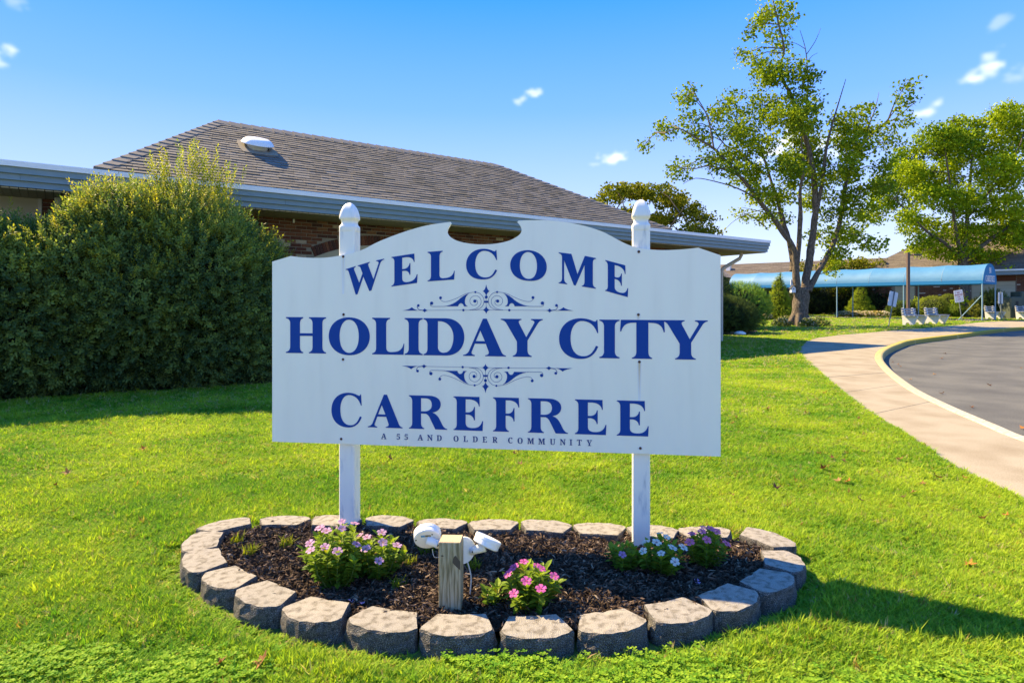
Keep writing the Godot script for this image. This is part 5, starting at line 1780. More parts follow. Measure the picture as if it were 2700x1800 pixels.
func floodlight() -> void:
	var o := thing("twin_floodlight", "white twin headed floodlight mounted behind the timber post", "floodlight", Vector3(-0.225, 0.27, -2.705))
	var mb := MB.new()
	var disc := [Vector2(0.001, 0), Vector2(0.055, 0), Vector2(0.057, 0.004), Vector2(0.057, 0.014), Vector2(0.045, 0.024), Vector2(0.02, 0.028), Vector2(0.001, 0.028)]
	mb.xf = Transform3D(Basis(Vector3.UP, 0.5) * Basis(Vector3.RIGHT, -PI / 2), Vector3(0.02, 0.0, 0.012))
	mb.lathe(disc, 24)
	part(o, "mounting_plate", mb.mesh(true), M.plastic)
	mb = MB.new()
	mb.tube(spline([Vector3(-0.115, 0.0, -0.01), Vector3(-0.105, -0.03, 0.0), Vector3(-0.075, -0.035, -0.02), Vector3(-0.03, -0.01, -0.012)], 5), [0.0016], 5)
	mb.tube(spline([Vector3(0.035, -0.05, 0.0), Vector3(0.05, -0.12, -0.01), Vector3(0.045, -0.2, -0.015), Vector3(0.05, -0.24, -0.02)], 5), [0.003], 5)
	part(o, "cable", mb.mesh(), M.sign_metal)
	var heads := [[Vector3(-0.137, 0.052, -0.015), Vector3(-0.12, 0.50, -0.88)], [Vector3(0.118, 0.030, -0.01), Vector3(0.42, 0.86, -0.25)]]
	for k in 2:
		var c: Vector3 = heads[k][0]
		var d: Vector3 = heads[k][1].normalized()
		var x := d.cross(Vector3(0.3, 0.2, 1.0) if k == 0 else Vector3(0, 0, 1)).normalized()
		var xf := Transform3D(Basis(x, d, x.cross(d)), c)
		mb = MB.new()
		mb.xf = xf
		mb.lathe([Vector2(0.001, -0.018), Vector2(0.052, -0.018), Vector2(0.057, -0.014), Vector2(0.0575, 0.006), Vector2(0.059, 0.007), Vector2(0.059, 0.019), Vector2(0.055, 0.022), Vector2(0.05, 0.019), Vector2(0.001, 0.019)], 36)
		var h := part(o, "lamp_head", mb.mesh(), M.plastic)
		mb = MB.new()
		mb.xf = xf
		mb.lathe([Vector2(0.001, 0.0195), Vector2(0.049, 0.0195), Vector2(0.049, 0.0205), Vector2(0.001, 0.0205)], 24)
		part(h, "lens", mb.mesh(), M.white)
		mb = MB.new()
		var knuckle := c - d * 0.026 + Vector3(0.045 if k == 0 else -0.048, -0.012, 0.0)
		mb.tube([Vector3(0.0 + (-0.02 if k == 0 else 0.04), 0.005, -0.015), knuckle], [0.013, 0.011], 10)
		mb.tube([knuckle - Vector3(0, 0, 0.012), knuckle + Vector3(0, 0, 0.012)], [0.015], 12)
		mb.tube([knuckle, c - d * 0.020], [0.016, 0.022], 10)
		part(o, "arm", mb.mesh(true), M.plastic)
		mb = MB.new()
		mb.tube([knuckle + Vector3(0, 0, 0.012), knuckle + Vector3(0, 0, 0.0145)], [0.005], 8)
		part(o, "screw", mb.mesh(), M.dark)
		if k == 0:
			# two coloured stickers on the back of the left head
			var back := -d
			var r := Vector3(1, 0, 0) - back * back.x
			r = r.normalized()
			var u := back.cross(r)
			for s in [[-0.026, -0.009, M.ramp_blue], [-0.008, 0.016, M.timber]]:
				mb = MB.new()
				mb.xf = Transform3D(Basis(r, u, back), c + back * 0.0183)
				mb.box(Vector3(s[0], 0.018, 0), Vector3(s[1], 0.029, 0.0006))
				part(h, "sticker", mb.mesh(), s[2])
			mb = MB.new()
			mb.xf = Transform3D(Basis(r, u, back), c + back * 0.0183)
			mb.box(Vector3(-0.006, 0.011, 0), Vector3(0.036, 0.0125, 0.0005))
			mb.box(Vector3(-0.004, -0.012, 0), Vector3(0.026, -0.010, 0.0005))
			mb.box(Vector3(-0.006, -0.0155, 0), Vector3(0.028, -0.014, 0.0005))
			part(h, "small_print", mb.mesh(), M.sign_metal)
			for a in [Vector2(0.022, 0.03), Vector2(-0.048, 0.004), Vector2(0.028, -0.04)]:
				mb = MB.new()
				mb.xf = Transform3D(Basis(r, u, back), c + back * 0.0183 + r * a.x + u * a.y)
				mb.box(Vector3(-0.003, -0.003, 0), Vector3(0.003, 0.003, 0.001))
				part(h, "screw", mb.mesh(), M.dark)

func vinca(called: String, label: String, at: Vector3, radius: float, height: float, stems: int, petal: Color, flowers: int, hgt: Callable) -> void:
	at.y = hgt.call(at.x, at.z) - 0.005
	var o := thing(called, label, "flowering plant", at, "vinca plants in the flower bed")
	var leaf := MB.new()
	leaf.use_c = true
	for q in [[1.0, 0.0], [0.86, 1.0]]:
		leaf.tint = Color(1, 1, 1) * q[0]
		var s := 1.0 if q[1] == 0.0 else -1.0
		var a := Vector3(0, 0, 0)
		var b := Vector3(0.0095 * s, 0.016, 0.002)
		var c := Vector3(0.009 * s, 0.028, -0.001)
		var d := Vector3(0, 0.040, -0.007)
		var m1 := Vector3(0, 0.016, -0.002)
		var m2 := Vector3(0, 0.029, -0.004)
		leaf.tri(a, b, m1)
		leaf.quad(m1, b, c, m2)
		leaf.tri(m2, c, d)
	var buf := PackedFloat32Array()
	var per := int(height / 0.0125) + 4
	buf.resize(stems * per * 2 * 16)
	var i := 0
	var sm := MB.new()
	var tops := []
	for k in stems:
		var f := k * 2.399
		var rr := radius * sqrt((k + 0.5) / stems)
		var hh := height * (1.0 - 0.45 * pow(rr / radius, 2.0)) * rnd(0.8, 1.05)
		var foot := Vector3(cos(f) * rr * 0.3, 0, sin(f) * rr * 0.3)
		var tip := Vector3(cos(f) * rr, hh, sin(f) * rr)
		var mid := foot.lerp(tip, 0.5) + Vector3(cos(f), 0, sin(f)) * rr * 0.15
		sm.tube([foot, mid, tip], [0.0028, 0.0024, 0.0016], 5)
		tops.append(tip)
		for j in per:
			var t := (j + 1.0) / per
			var p := foot.lerp(mid, t).lerp(mid.lerp(tip, t), t)
			var a := j * 1.57 + f
			for s in 2:
				var out := Vector3(cos(a + PI * s), rnd(0.0, 0.9) + (0.9 if j >= per - 2 else 0.0), sin(a + PI * s))
				var y := out.normalized()
				var x := y.cross(Vector3.UP)
				x = x.normalized() if x.length() > 0.01 else Vector3.RIGHT
				var b := Basis(x, y, x.cross(y)).scaled(Vector3.ONE)
				var sz := rnd(0.75, 1.35) * (1.0 if t > 0.25 else 0.75)
				var c := Color(0.09, 0.20, 0.02).lerp(Color(0.30, 0.42, 0.035), clampf(t * 0.75 + rnd(-0.3, 0.3), 0, 1))
				if rng.randf() < 0.04:
					c = Color(0.35, 0.34, 0.03)
				put(buf, i, Basis(b.x * sz, b.y * sz, b.z * sz), p, c)
				i += 1
	part(o, "stems", sm.mesh(true), M.stem_green)
	scatter(o, "leaves", leaf.mesh(), M.leaf, buf.slice(0, i * 16))
	var fl := MB.new()
	fl.use_c = true
	for k in 5:
		var a := TAU * k / 5
		var d := Vector3(cos(a), 0, sin(a))
		var s := Vector3(-sin(a), 0, cos(a))
		fl.tint = petal * rnd(0.9, 1.05)
		var p0 := d * 0.002
		var p1 := d * 0.012 + s * 0.0085 + Vector3(0, 0.003, 0)
		var p2 := d * 0.020 + s * 0.006 + Vector3(0, 0.0015, 0)
		var p3 := d * 0.020 - s * 0.007 + Vector3(0, 0.002, 0)
		var p4 := d * 0.011 - s * 0.0075 + Vector3(0, 0.0035, 0)
		fl.quad(p1, p0, p3, p2)
		fl.tri(p0, p4, p3)
	fl.tint = petal.lerp(Color(0.5, 0.02, 0.2), 0.6)
	for k in 5:
		var a := TAU * k / 5
		fl.tri(Vector3(0, 0.003, 0), Vector3(cos(a + 1.2) * 0.004, 0.0032, sin(a + 1.2) * 0.004), Vector3(cos(a) * 0.004, 0.0032, sin(a) * 0.004))
	fl.tint = Color(0.15, 0.2, 0.05)
	fl.tri(Vector3(-0.001, 0, 0), Vector3(0.001, 0, 0), Vector3(0, -0.022, 0))
	var fm := fl.mesh()
	tops.sort_custom(func(p, q): return p.y + p.z * 0.5 > q.y + q.z * 0.5)
	for k in flowers:
		var tip: Vector3 = tops[k % stems]
		if k >= stems:
			tip += Vector3(rnd(-0.025, 0.025), 0, rnd(-0.025, 0.025))
		var m := part(o, "flower", fm, M.petal)
		var out := Vector3(tip.x * 2.5, 0.6, tip.z * 2.5 + 0.12)
		m.basis = aim(out + rv() * 0.15, rnd(0.9, 1.2))
		m.position = tip + out.normalized() * 0.026 + Vector3(0, 0.008, 0)


# ------------------------------------------------------------------ the sign
const GLYPHS := {
	"H": ["M 0 0 L 48 0 L 48 3 Q 39 5 39 18 L 39 82 Q 39 95 48 97 L 48 100 L 0 100 L 0 97 Q 12 95 12 82 L 12 18 Q 12 5 0 3 Z", "M 64 0 L 111 0 L 111 3 Q 101 5 101 18 L 101 82 Q 101 95 111 97 L 111 100 L 64 100 L 64 97 Q 74 95 74 82 L 74 18 Q 74 5 64 3 Z", "M 39 48 L 74 48 L 74 55.5 L 39 55.5 Z"],
	"O": ["M 56.5 100.5 C 22 100.5 0 78 0 48.5 C 0 19 22 -3.5 56.5 -3.5 L 56.5 3 C 40 3 30 22 30 48.5 C 30 75 40 94 56.5 94 Z", "M 56.5 -3.5 C 91 -3.5 113 19 113 48.5 C 113 78 91 100.5 56.5 100.5 L 56.5 94 C 73 94 83 75 83 48.5 C 83 22 73 3 56.5 3 Z"],
	"L": ["M 0 0 L 88 0 L 90 30 L 88 30 Q 84 9 62 7.5 L 52 7 Q 39.5 7 39.5 20 L 39.5 82 Q 39.5 95 50 97 L 50 100 L 0 100 L 0 97 Q 11 95 11 82 L 11 18 Q 11 5 0 3 Z"],
	"I": ["M 0 0 L 50.5 0 L 50.5 3 Q 39 5 39 18 L 39 82 Q 39 95 50.5 97 L 50.5 100 L 0 100 L 0 97 Q 11.5 95 11.5 82 L 11.5 18 Q 11.5 5 0 3 Z"],
	"D": ["M 0 0 L 40 0 L 40 100 L 0 100 L 0 97 Q 11 95 11 82 L 11 18 Q 11 5 0 3 Z", "M 40 0 L 62 0 C 92 0 113 20 113 50 C 113 80 92 100 62 100 L 40 100 L 40 92 L 44 92 C 66 92 83 75 83 50 C 83 28 74 9 60 8 Q 44 5 40 20 Z"],
	"A": ["M 0 0 L 31 0 L 31 2.5 Q 20 4 23 12 L 31.5 33 L 24.1 33 L 15 12 Q 10 4 0 2.5 Z", "M 24.1 33 L 92.8 33 L 89.7 40 L 27.1 40 Z", "M 27.1 40 L 34 40 L 46 68 L 53 100 Z", "M 46 68 L 58 40 L 89.7 40 L 63 100 L 53 100 Z", "M 60.5 33 L 68 13 Q 71 4 59 2.5 L 59 0 L 114 0 L 114 2.5 Q 107 3.5 103 10 L 92.8 33 Z"],
	"Y": ["M 32 0 L 82 0 L 82 2.5 Q 71 5 71 18 L 71 43 L 98 88 Q 103 96 111 97.5 L 111 100 L 80 100 L 80 97.5 Q 92 95 88 88 L 67.5 52 L 49 88 Q 45 96 55 97.5 L 55 100 L 0 100 L 0 97.5 Q 10 96 15 88 L 43 40 L 43 18 Q 43 5 32 2.5 Z"],
	"C": ["M 100 99 L 97.5 99 Q 97 93 90 95.5 Q 75 103 57 103 C 22 103 0 80 0 49 C 0 18 22 -3 56 -3 C 80 -3 95 10 102 30 L 96 32 C 88 12 78 4 63 4 C 42 4 30 22 30 50 C 30 78 42 96 60 96 C 78 96 92 86 99.5 65 L 102 65 Z"],
	"T": ["M 30.5 0 L 82.5 0 L 82.5 2.5 Q 73 5 73 18 L 73 93 L 88 92 Q 108 90 112 69 L 115 69 L 113 100 L 2 100 L 0 70 L 3 70 Q 8 90 27 92 L 42 93 L 42 18 Q 42 5 30.5 2.5 Z"],
	"E": ["M 0 0 L 88 0 L 89.5 29 L 87 29 Q 82 10 64 8 Q 37 5 37 22 L 37 47 L 45 47 Q 60 45 62 31 L 65 31 L 65 70 L 62.5 70 Q 60 55 45 53.5 L 37 53.5 L 37 92 L 50 92 Q 74 90 77 72 L 79.5 72 L 78.5 100 L 0 100 L 0 97.5 Q 10 95 10 82 L 10 18 Q 10 5 0 2.5 Z"],
	"F": ["M 0 0 L 45 0 L 45 2.5 Q 36 5 36 18 L 36 47 L 44 47 Q 57 45 58.5 31 L 61 31 L 61 70 L 58.5 70 Q 56 55 44 53.5 L 36 53.5 L 36 92 L 48 92 Q 69 90 72 72 L 74.5 72 L 73 100 L 0 100 L 0 97.5 Q 9 95 9 82 L 9 18 Q 9 5 0 2.5 Z"],
	"R": ["M 0 0 L 45.7 0 L 45.7 2.5 Q 36.5 5 36.5 18 L 36.5 100 L 0 100 L 0 97.5 Q 10 95 10 82 L 10 18 Q 10 5 0 2.5 Z", "M 36.5 46 L 70 50 C 84 52 95 61 95 75 C 95 90 82 100 60 100 L 36.5 100 L 36.5 92 L 50 92 C 62 92 68.5 85 68.5 73 C 68.5 62 62 54 48 53 L 36.5 53 Z", "M 36.5 46 L 50 46 Q 58 44 63 33 L 79 0 L 114 0 L 114 2.5 Q 106 3 100 14 L 92 30 Q 84 46 70 50 Z"],
	"W": ["M 34 0 L 40 0 L 60 55 L 80 0 L 87 0 L 117 88 Q 121 96 130 97.5 L 130 100 L 103 100 L 103 97.5 Q 113 95 111 88 L 94 38 L 77 88 Q 74 96 82 97.5 L 82 100 L 41 100 L 41 97.5 Q 48 96 50 90 L 57 68 L 46 38 L 29 88 Q 26 96 34 97.5 L 34 100 L 0 100 L 0 97.5 Q 7 96 10 88 Z"],
	"M": ["M 0 0 L 28 0 L 28 2.5 Q 18 5 18 18 L 18 76 L 50 0 L 56 0 L 85 70 L 85 18 Q 85 5 76 2.5 L 76 0 L 122 0 L 122 2.5 Q 112 5 112 18 L 112 82 Q 112 95 122 97.5 L 122 100 L 86 100 L 62 38 L 42 100 L 0 100 L 0 97.5 Q 11 95 11 85 L 11 18 Q 11 5 0 2.5 Z"],
}
const WIDE := {"H": 111.0, "O": 113.0, "L": 90.0, "I": 50.5, "D": 113.0, "A": 114.0, "Y": 111.0, "C": 102.0, "T": 115.0, "E": 89.5, "F": 74.5, "R": 114.0, "W": 130.0, "M": 122.0}

func along(list: Array, s: float) -> float:
	for i in list.size() - 1:
		if s <= list[i + 1].x or i == list.size() - 2:
			return lerpf(list[i].y, list[i + 1].y, (s - list[i].x) / (list[i + 1].x - list[i].x))
	return 0.0

func letter(o: Node3D, ch: String, s0: float, s1: float, base: Array, cap: Array) -> void:
	var mb := MB.new()
	for path in GLYPHS[ch]:
		var pts := outline(path, 7)
		for k in pts.size():
			var s: float = lerpf(s0, s1, pts[k].x / WIDE[ch])
			pts[k] = Vector2(s, lerpf(along(base, s), along(cap, s), pts[k].y / 100.0) + 1.3)
		mb.plate(ccw(pts), 0.0012, 0.0018)
	part(o, "letter", mb.mesh(), M.ink)

func ribbon(mb: MB, pts: Array, w: float, flip: float, up: float, k: float, c: Vector2) -> void:
	var pp := spline(pts, 6)
	for i in pp.size() - 1:
		var a: Vector2 = pp[i]
		var b: Vector2 = pp[i + 1]
		var n := Vector2(-(b - a).y, (b - a).x).normalized() * w
		var q := PackedVector2Array()
		for e in [a - n, b - n, b + n, a + n]:
			q.append(c + Vector2(e.x * flip, e.y * up) * k)
		mb.plate(ccw(q), 0.0012, 0.0016)

func ornament(o: Node3D, c: Vector2, up: float) -> void:
	var mb := MB.new()
	var k := 0.00043
	var poly := func(path: String, flip: float):
		var pts := outline(path, 5)
		for i in pts.size():
			pts[i] = c + Vector2(pts[i].x * flip, pts[i].y * up) * k
		mb.plate(ccw(pts), 0.0012, 0.0018)
	var dot := func(x: float, y: float, r: float, flip: float):
		var pts := PackedVector2Array()
		for i in 14:
			pts.append(c + Vector2((x + r * cos(TAU * i / 14)) * flip, (y + r * sin(TAU * i / 14)) * up) * k)
		mb.plate(ccw(pts), 0.0012, 0.0018)
	var star := func(x: float, y: float, rx: float, ry: float, ry2: float, flip: float):
		poly.call("M %f %f Q %f %f %f %f Q %f %f %f %f Q %f %f %f %f Q %f %f %f %f Z" % [x + rx, y, x + rx * 0.25, y + ry * 0.2, x, y + ry, x - rx * 0.25, y + ry * 0.2, x - rx, y, x - rx * 0.25, y - ry2 * 0.2, x, y - ry2, x + rx * 0.25, y - ry2 * 0.2, x + rx, y], flip)
	star.call(0.0, 0.0, 45.0, 50.0, 48.0, 1.0)
	star.call(0.0, 232.0, 44.0, 84.0, 60.0, 1.0)
	dot.call(0.0, 159.0, 19.0, 1.0)
	poly.call("M -28 90 L 28 90 L 28 113 L -28 113 Z", 1.0)
	poly.call("M -1.5 30 L 1.5 30 L 1.5 185 L -1.5 185 Z", 1.0)
	for f in [1.0, -1.0]:
		poly.call("M 30 -1.6 L 1000 -8.6 L 1000 -5.4 L 30 1.6 Z", f)
		star.call(792.0, -6.0, 46.0, 26.0, 26.0, f)
		poly.call("M 885 -8 L 1087 -9 Q 990 4 960 34 Q 935 6 885 -5 Z", f)
		dot.call(291.0, -3.0, 15.0, f)
		dot.call(138.0, 222.0, 13.0, f)
		dot.call(876.0, 55.0, 17.0, f)
		ribbon(mb, [Vector2(820, -4), Vector2(868, 6), Vector2(890, 34), Vector2(888, 58)], 3.0, f, up, k, c)
		dot.call(702.0, 84.0, 21.0, f)
		ribbon(mb, [Vector2(520, 45), Vector2(650, 43), Vector2(705, 46), Vector2(720, 72)], 2.4, f, up, k, c)
		dot.call(586.0, 152.0, 18.0, f)
		ribbon(mb, [Vector2(138, 222), Vector2(250, 205), Vector2(380, 145), Vector2(490, 108), Vector2(560, 108), Vector2(600, 146)], 2.0, f, up, k, c)
		poly.call("M 215 208 Q 275 170 272 95 Q 268 56 232 45 L 284 45 Q 292 80 322 84 Q 352 80 358 45 L 560 45 Q 440 52 350 128 Q 290 185 215 208 Z", f)
		ribbon(mb, [Vector2(138, 222), Vector2(82, 205), Vector2(40, 160), Vector2(28, 108), Vector2(50, 45), Vector2(110, 8), Vector2(180, 0)], 2.2, f, up, k, c)
		ribbon(mb, [Vector2(210, 2), Vector2(130, 18), Vector2(72, 70), Vector2(68, 130), Vector2(105, 170), Vector2(150, 176), Vector2(195, 150), Vector2(208, 105), Vector2(185, 65), Vector2(145, 56), Vector2(112, 80), Vector2(115, 115), Vector2(140, 125)], 2.0, f, up, k, c)
		dot.call(145.0, 110.0, 20.0, f)
	part(o, "scroll_ornament", mb.mesh(), M.ink)

func sign_board() -> void:
	var o := thing("welcome_sign", "large white scalloped welcome sign with blue lettering on two posts", "sign", Vector3(-1.3564, 0, -3.5974))
	o.rotation.y = -0.1581
	# board outline
	var top := []
	for q in [[0.113, 0.289], [0.20, 0.279], [0.313, 0.277], [0.42, 0.290], [0.531, 0.316], [0.632, 0.362], [0.769, 0.410], [0.904, 0.445], [1.036, 0.461]]:
		top.append(Vector2(q[0], q[1] + 1.3))
	var mid := []
	for q in [[1.042, 0.452], [1.024, 0.425], [1.020, 0.400], [1.040, 0.376], [1.086, 0.355], [1.155, 0.341], [1.224, 0.337], [1.292, 0.341], [1.358, 0.355], [1.404, 0.378], [1.424, 0.402], [1.420, 0.428], [1.402, 0.452]]:
		mid.append(Vector2(q[0], q[1] + 1.3))
	var right := []
	for q in [[1.408, 0.460], [1.48, 0.461], [1.569, 0.457], [1.706, 0.438], [1.841, 0.397], [1.953, 0.337], [2.024, 0.309], [2.129, 0.294], [2.237, 0.295], [2.332, 0.303]]:
		right.append(Vector2(q[0], q[1] + 1.3))
	var pts := PackedVector2Array([Vector2(0, 1.3 - 0.758), Vector2(2.4407, 1.3 - 0.752), Vector2(2.4407, 1.3 + 0.263)])
	for list in [right, mid, top]:
		var s := spline(list, 5)
		for i in range(s.size() - 1, -1, -1):
			pts.append(s[i])
	pts.append(Vector2(0, 1.3 + 0.259))
	var mb := MB.new()
	mb.plate(ccw(pts), -0.013, 0.0)
	part(o, "board", mb.mesh(), M.sign)
	# posts with finials
	for q in [[0.437, 0.59], [2.048, 0.565]]:
		mb = MB.new()
		var tip: float = 1.3 + q[1]
		mb.xf = Transform3D(Basis.IDENTITY, Vector3(q[0], 0, -0.0135 - 0.047))
		mb.cbox(Vector3(-0.045, -0.15, -0.045), Vector3(0.045, tip - 0.155, 0.045), 0.005)
		part(o, "post", mb.mesh(), M.vinyl)
		mb = MB.new()
		mb.xf = Transform3D(Basis.IDENTITY, Vector3(q[0], tip - 0.155, -0.0135 - 0.047))
		mb.lathe([Vector2(0.045, -0.01), Vector2(0.0475, -0.008), Vector2(0.048, 0.012), Vector2(0.047, 0.020), Vector2(0.0385, 0.030), Vector2(0.037, 0.042), Vector2(0.041, 0.054), Vector2(0.0475, 0.060), Vector2(0.0475, 0.070), Vector2(0.045, 0.088), Vector2(0.0395, 0.110), Vector2(0.031, 0.130), Vector2(0.020, 0.145), Vector2(0.010, 0.152), Vector2(0.001, 0.155)], 32, 7.0)
		part(o, "finial", mb.mesh(true), M.vinyl)
	# lettering
	var b := [Vector2(0.50, 0.071), Vector2(0.58, 0.091), Vector2(0.705, 0.114), Vector2(0.85, 0.133), Vector2(0.91, 0.141), Vector2(1.057, 0.150), Vector2(1.217, 0.154), Vector2(1.465, 0.146), Vector2(1.622, 0.127), Vector2(1.707, 0.115), Vector2(1.816, 0.097), Vector2(1.864, 0.086), Vector2(1.979, 0.053)]
	var t := [Vector2(0.44, 0.212), Vector2(0.581, 0.251), Vector2(0.706, 0.276), Vector2(0.833, 0.293), Vector2(0.91, 0.301), Vector2(0.992, 0.306), Vector2(1.217, 0.309), Vector2(1.462, 0.302), Vector2(1.622, 0.289), Vector2(1.689, 0.280), Vector2(1.758, 0.269), Vector2(1.864, 0.246), Vector2(1.968, 0.217)]
	for q in [["W", 0.440, 0.663], ["E", 0.705, 0.853], ["L", 0.910, 1.061], ["C", 1.124, 1.293], ["O", 1.364, 1.559], ["M", 1.622, 1.816], ["E", 1.864, 1.981]]:
		letter(o, q[0], q[1], q[2], b, t)
	b = [Vector2(0, -0.2555), Vector2(2.4, -0.2655)]
	t = [Vector2(0, -0.0535), Vector2(2.4, -0.0660)]
	for q in [["H", 0.084, 0.324], ["O", 0.340, 0.580], ["L", 0.594, 0.778], ["I", 0.780, 0.882], ["D", 0.887, 1.114], ["A", 1.108, 1.341], ["Y", 1.313, 1.538], ["C", 1.624, 1.828], ["I", 1.834, 1.937], ["T", 1.940, 2.166], ["Y", 2.152, 2.378]]:
		letter(o, q[0], q[1], q[2], b, t)
	b = [Vector2(0, -0.658), Vector2(2.4, -0.663)]
	t = [Vector2(0, -0.4765), Vector2(2.4, -0.4815)]
	for q in [["C", 0.356, 0.533], ["A", 0.569, 0.768], ["R", 0.804, 1.019], ["E", 1.054, 1.217], ["F", 1.271, 1.413], ["R", 1.459, 1.671], ["E", 1.707, 1.870], ["E", 1.923, 2.085]]:
		letter(o, q[0], q[1], q[2], b, t)
	# the small line, letter by letter with wide spacing
	var line := "A 55 AND OLDER COMMUNITY"
	var xs := [0.660, 0.0, 0.744, 0.789, 0.0, 0.868, 0.922, 0.975, 0.0, 1.068, 1.121, 1.174, 1.226, 1.281, 0.0, 1.364, 1.417, 1.474, 1.532, 1.590, 1.643, 1.686, 1.730, 1.782]
	for i in line.length():
		if line[i] == " ":
			continue
		var tm := TextMesh.new()
		var font := SystemFont.new()
		font.font_names = PackedStringArray(["Droid Serif"])
		font.font_weight = 700
		tm.font = font
		tm.font_size = 64
		tm.pixel_size = 0.0305 / 46.0
		tm.text = line[i]
		tm.depth = 0.0006
		var m := part(o, "small_letter", tm, M.ink_small)
		m.transform = Transform3D(Basis.from_scale(Vector3(0.95, 1, 1)), Vector3(xs[i], 1.3 - 0.7065 + 0.0005 * (i - 12) / 12.0, 0.0016))
	ornament(o, Vector2(1.234, 1.3 - 0.0135), 1.0)
	ornament(o, Vector2(1.230, 1.3 - 0.3220), -1.0)
	# rusty screws and their runs
	for q in [[0.425, 0.282, 0.20, 0.6], [0.427, -0.039, 0.018, 0.9], [0.424, -0.288, 0.012, 0.6], [0.413, -0.729, 0.0, 0.0], [2.035, 0.287, 0.0, 0.0], [2.033, -0.037, 0.028, 1.0], [2.038, -0.280, 0.20, 1.3], [2.043, -0.724, 0.0, 0.0]]:
		mb = MB.new()
		mb.xf = Transform3D(Basis(Vector3.RIGHT, Vector3(0, 0, 1), Vector3(0, -1, 0)), Vector3(q[0], q[1] + 1.3, 0))
		mb.lathe([Vector2(0.0068, 0), Vector2(0.0068, 0.0022), Vector2(0.0045, 0.0035), Vector2(0.001, 0.0036)], 12)
		var s := part(o, "screw", mb.mesh(), M.rust)
		mb = MB.new()
		mb.use_c = true
		var white := Color(0.84, 0.85, 0.835)
		var strong := white.lerp(Color(0.50, 0.30, 0.09), 0.75)
		for k in 12:
			var a0 := TAU * k / 12
			var a1 := TAU * (k + 1) / 12
			var c := Vector3(q[0], q[1] + 1.2985, 0.0006)
			var p0 := mb.v.size()
			mb.tint = strong
			mb.p(c)
			mb.tint = white
			mb.p(c + Vector3(cos(a0), sin(a0), 0) * 0.0115)
			mb.p(c + Vector3(cos(a1), sin(a1), 0) * 0.0115)
			mb.ix.append_array([p0, p0 + 2, p0 + 1])
		if q[2] > 0:
			var steps := 6
			for k in steps:
				for sx in [-1, 1]:
					var p0 := mb.v.size()
					for e in [[0, k], [1, k], [1, k + 1], [0, k + 1]]:
						var f: float = float(e[1]) / steps
						mb.tint = white.lerp(Color(0.60, 0.44, 0.20), q[3] * (1.0 - f) * 0.75) if e[0] == 0 else white
						mb.p(Vector3(q[0] + 0.009 * e[0] * sx * (1.2 - f * 0.6), q[1] + 1.3 - 0.008 - q[2] * f, 0.0009))
					if sx > 0:
						mb.ix.append_array([p0, p0 + 1, p0 + 2, p0, p0 + 2, p0 + 3])
					else:
						mb.ix.append_array([p0, p0 + 2, p0 + 1, p0, p0 + 3, p0 + 2])
		part(s, "rust_stain", mb.mesh(), M.rust_run)


# ------------------------------------------------------------------ grass and leaves
func grass_tuft(n: int, h: float, w: float, sd: int, spread := 0.022) -> ArrayMesh:
	var r := RandomNumberGenerator.new()
	r.seed = sd
	var mb := MB.new()
	mb.use_c = true
	for k in n:
		var a := r.randf() * TAU
		var p := Vector3(cos(a), 0, sin(a)) * spread * sqrt(r.randf())
		var f := r.randf() * TAU
		var lean := Vector3(cos(f), 0, sin(f)) * r.randf_range(0.15, 0.95)
		var side := Vector3(-sin(f + r.randf_range(-0.9, 0.9)), 0, cos(f)).normalized() * w * r.randf_range(0.7, 1.2)
		var hh := h * r.randf_range(0.55, 1.15)
		var p1 := p + (Vector3.UP + lean * 0.35) * hh * 0.5
		var p2 := p + (Vector3.UP * 0.86 + lean * 0.85) * hh
		var g := r.randf_range(0.55, 1.25)
		var y := r.randf_range(0.85, 1.2)
		mb.tint = Color(g * 0.8 * y, g * 0.9, g * 0.8)
		var i := mb.p(p - side * 0.8)
		mb.p(p + side * 0.8)
		mb.tint = Color(g * y, g, g)
		mb.p(p1 + side)
		mb.p(p1 - side)
		mb.tint = Color(g * 1.15 * y, g * 1.1, g)
		mb.p(p2)
		mb.ix.append_array([i, i + 2, i + 1, i, i + 3, i + 2, i + 3, i + 4, i + 2])
	return mb.mesh()

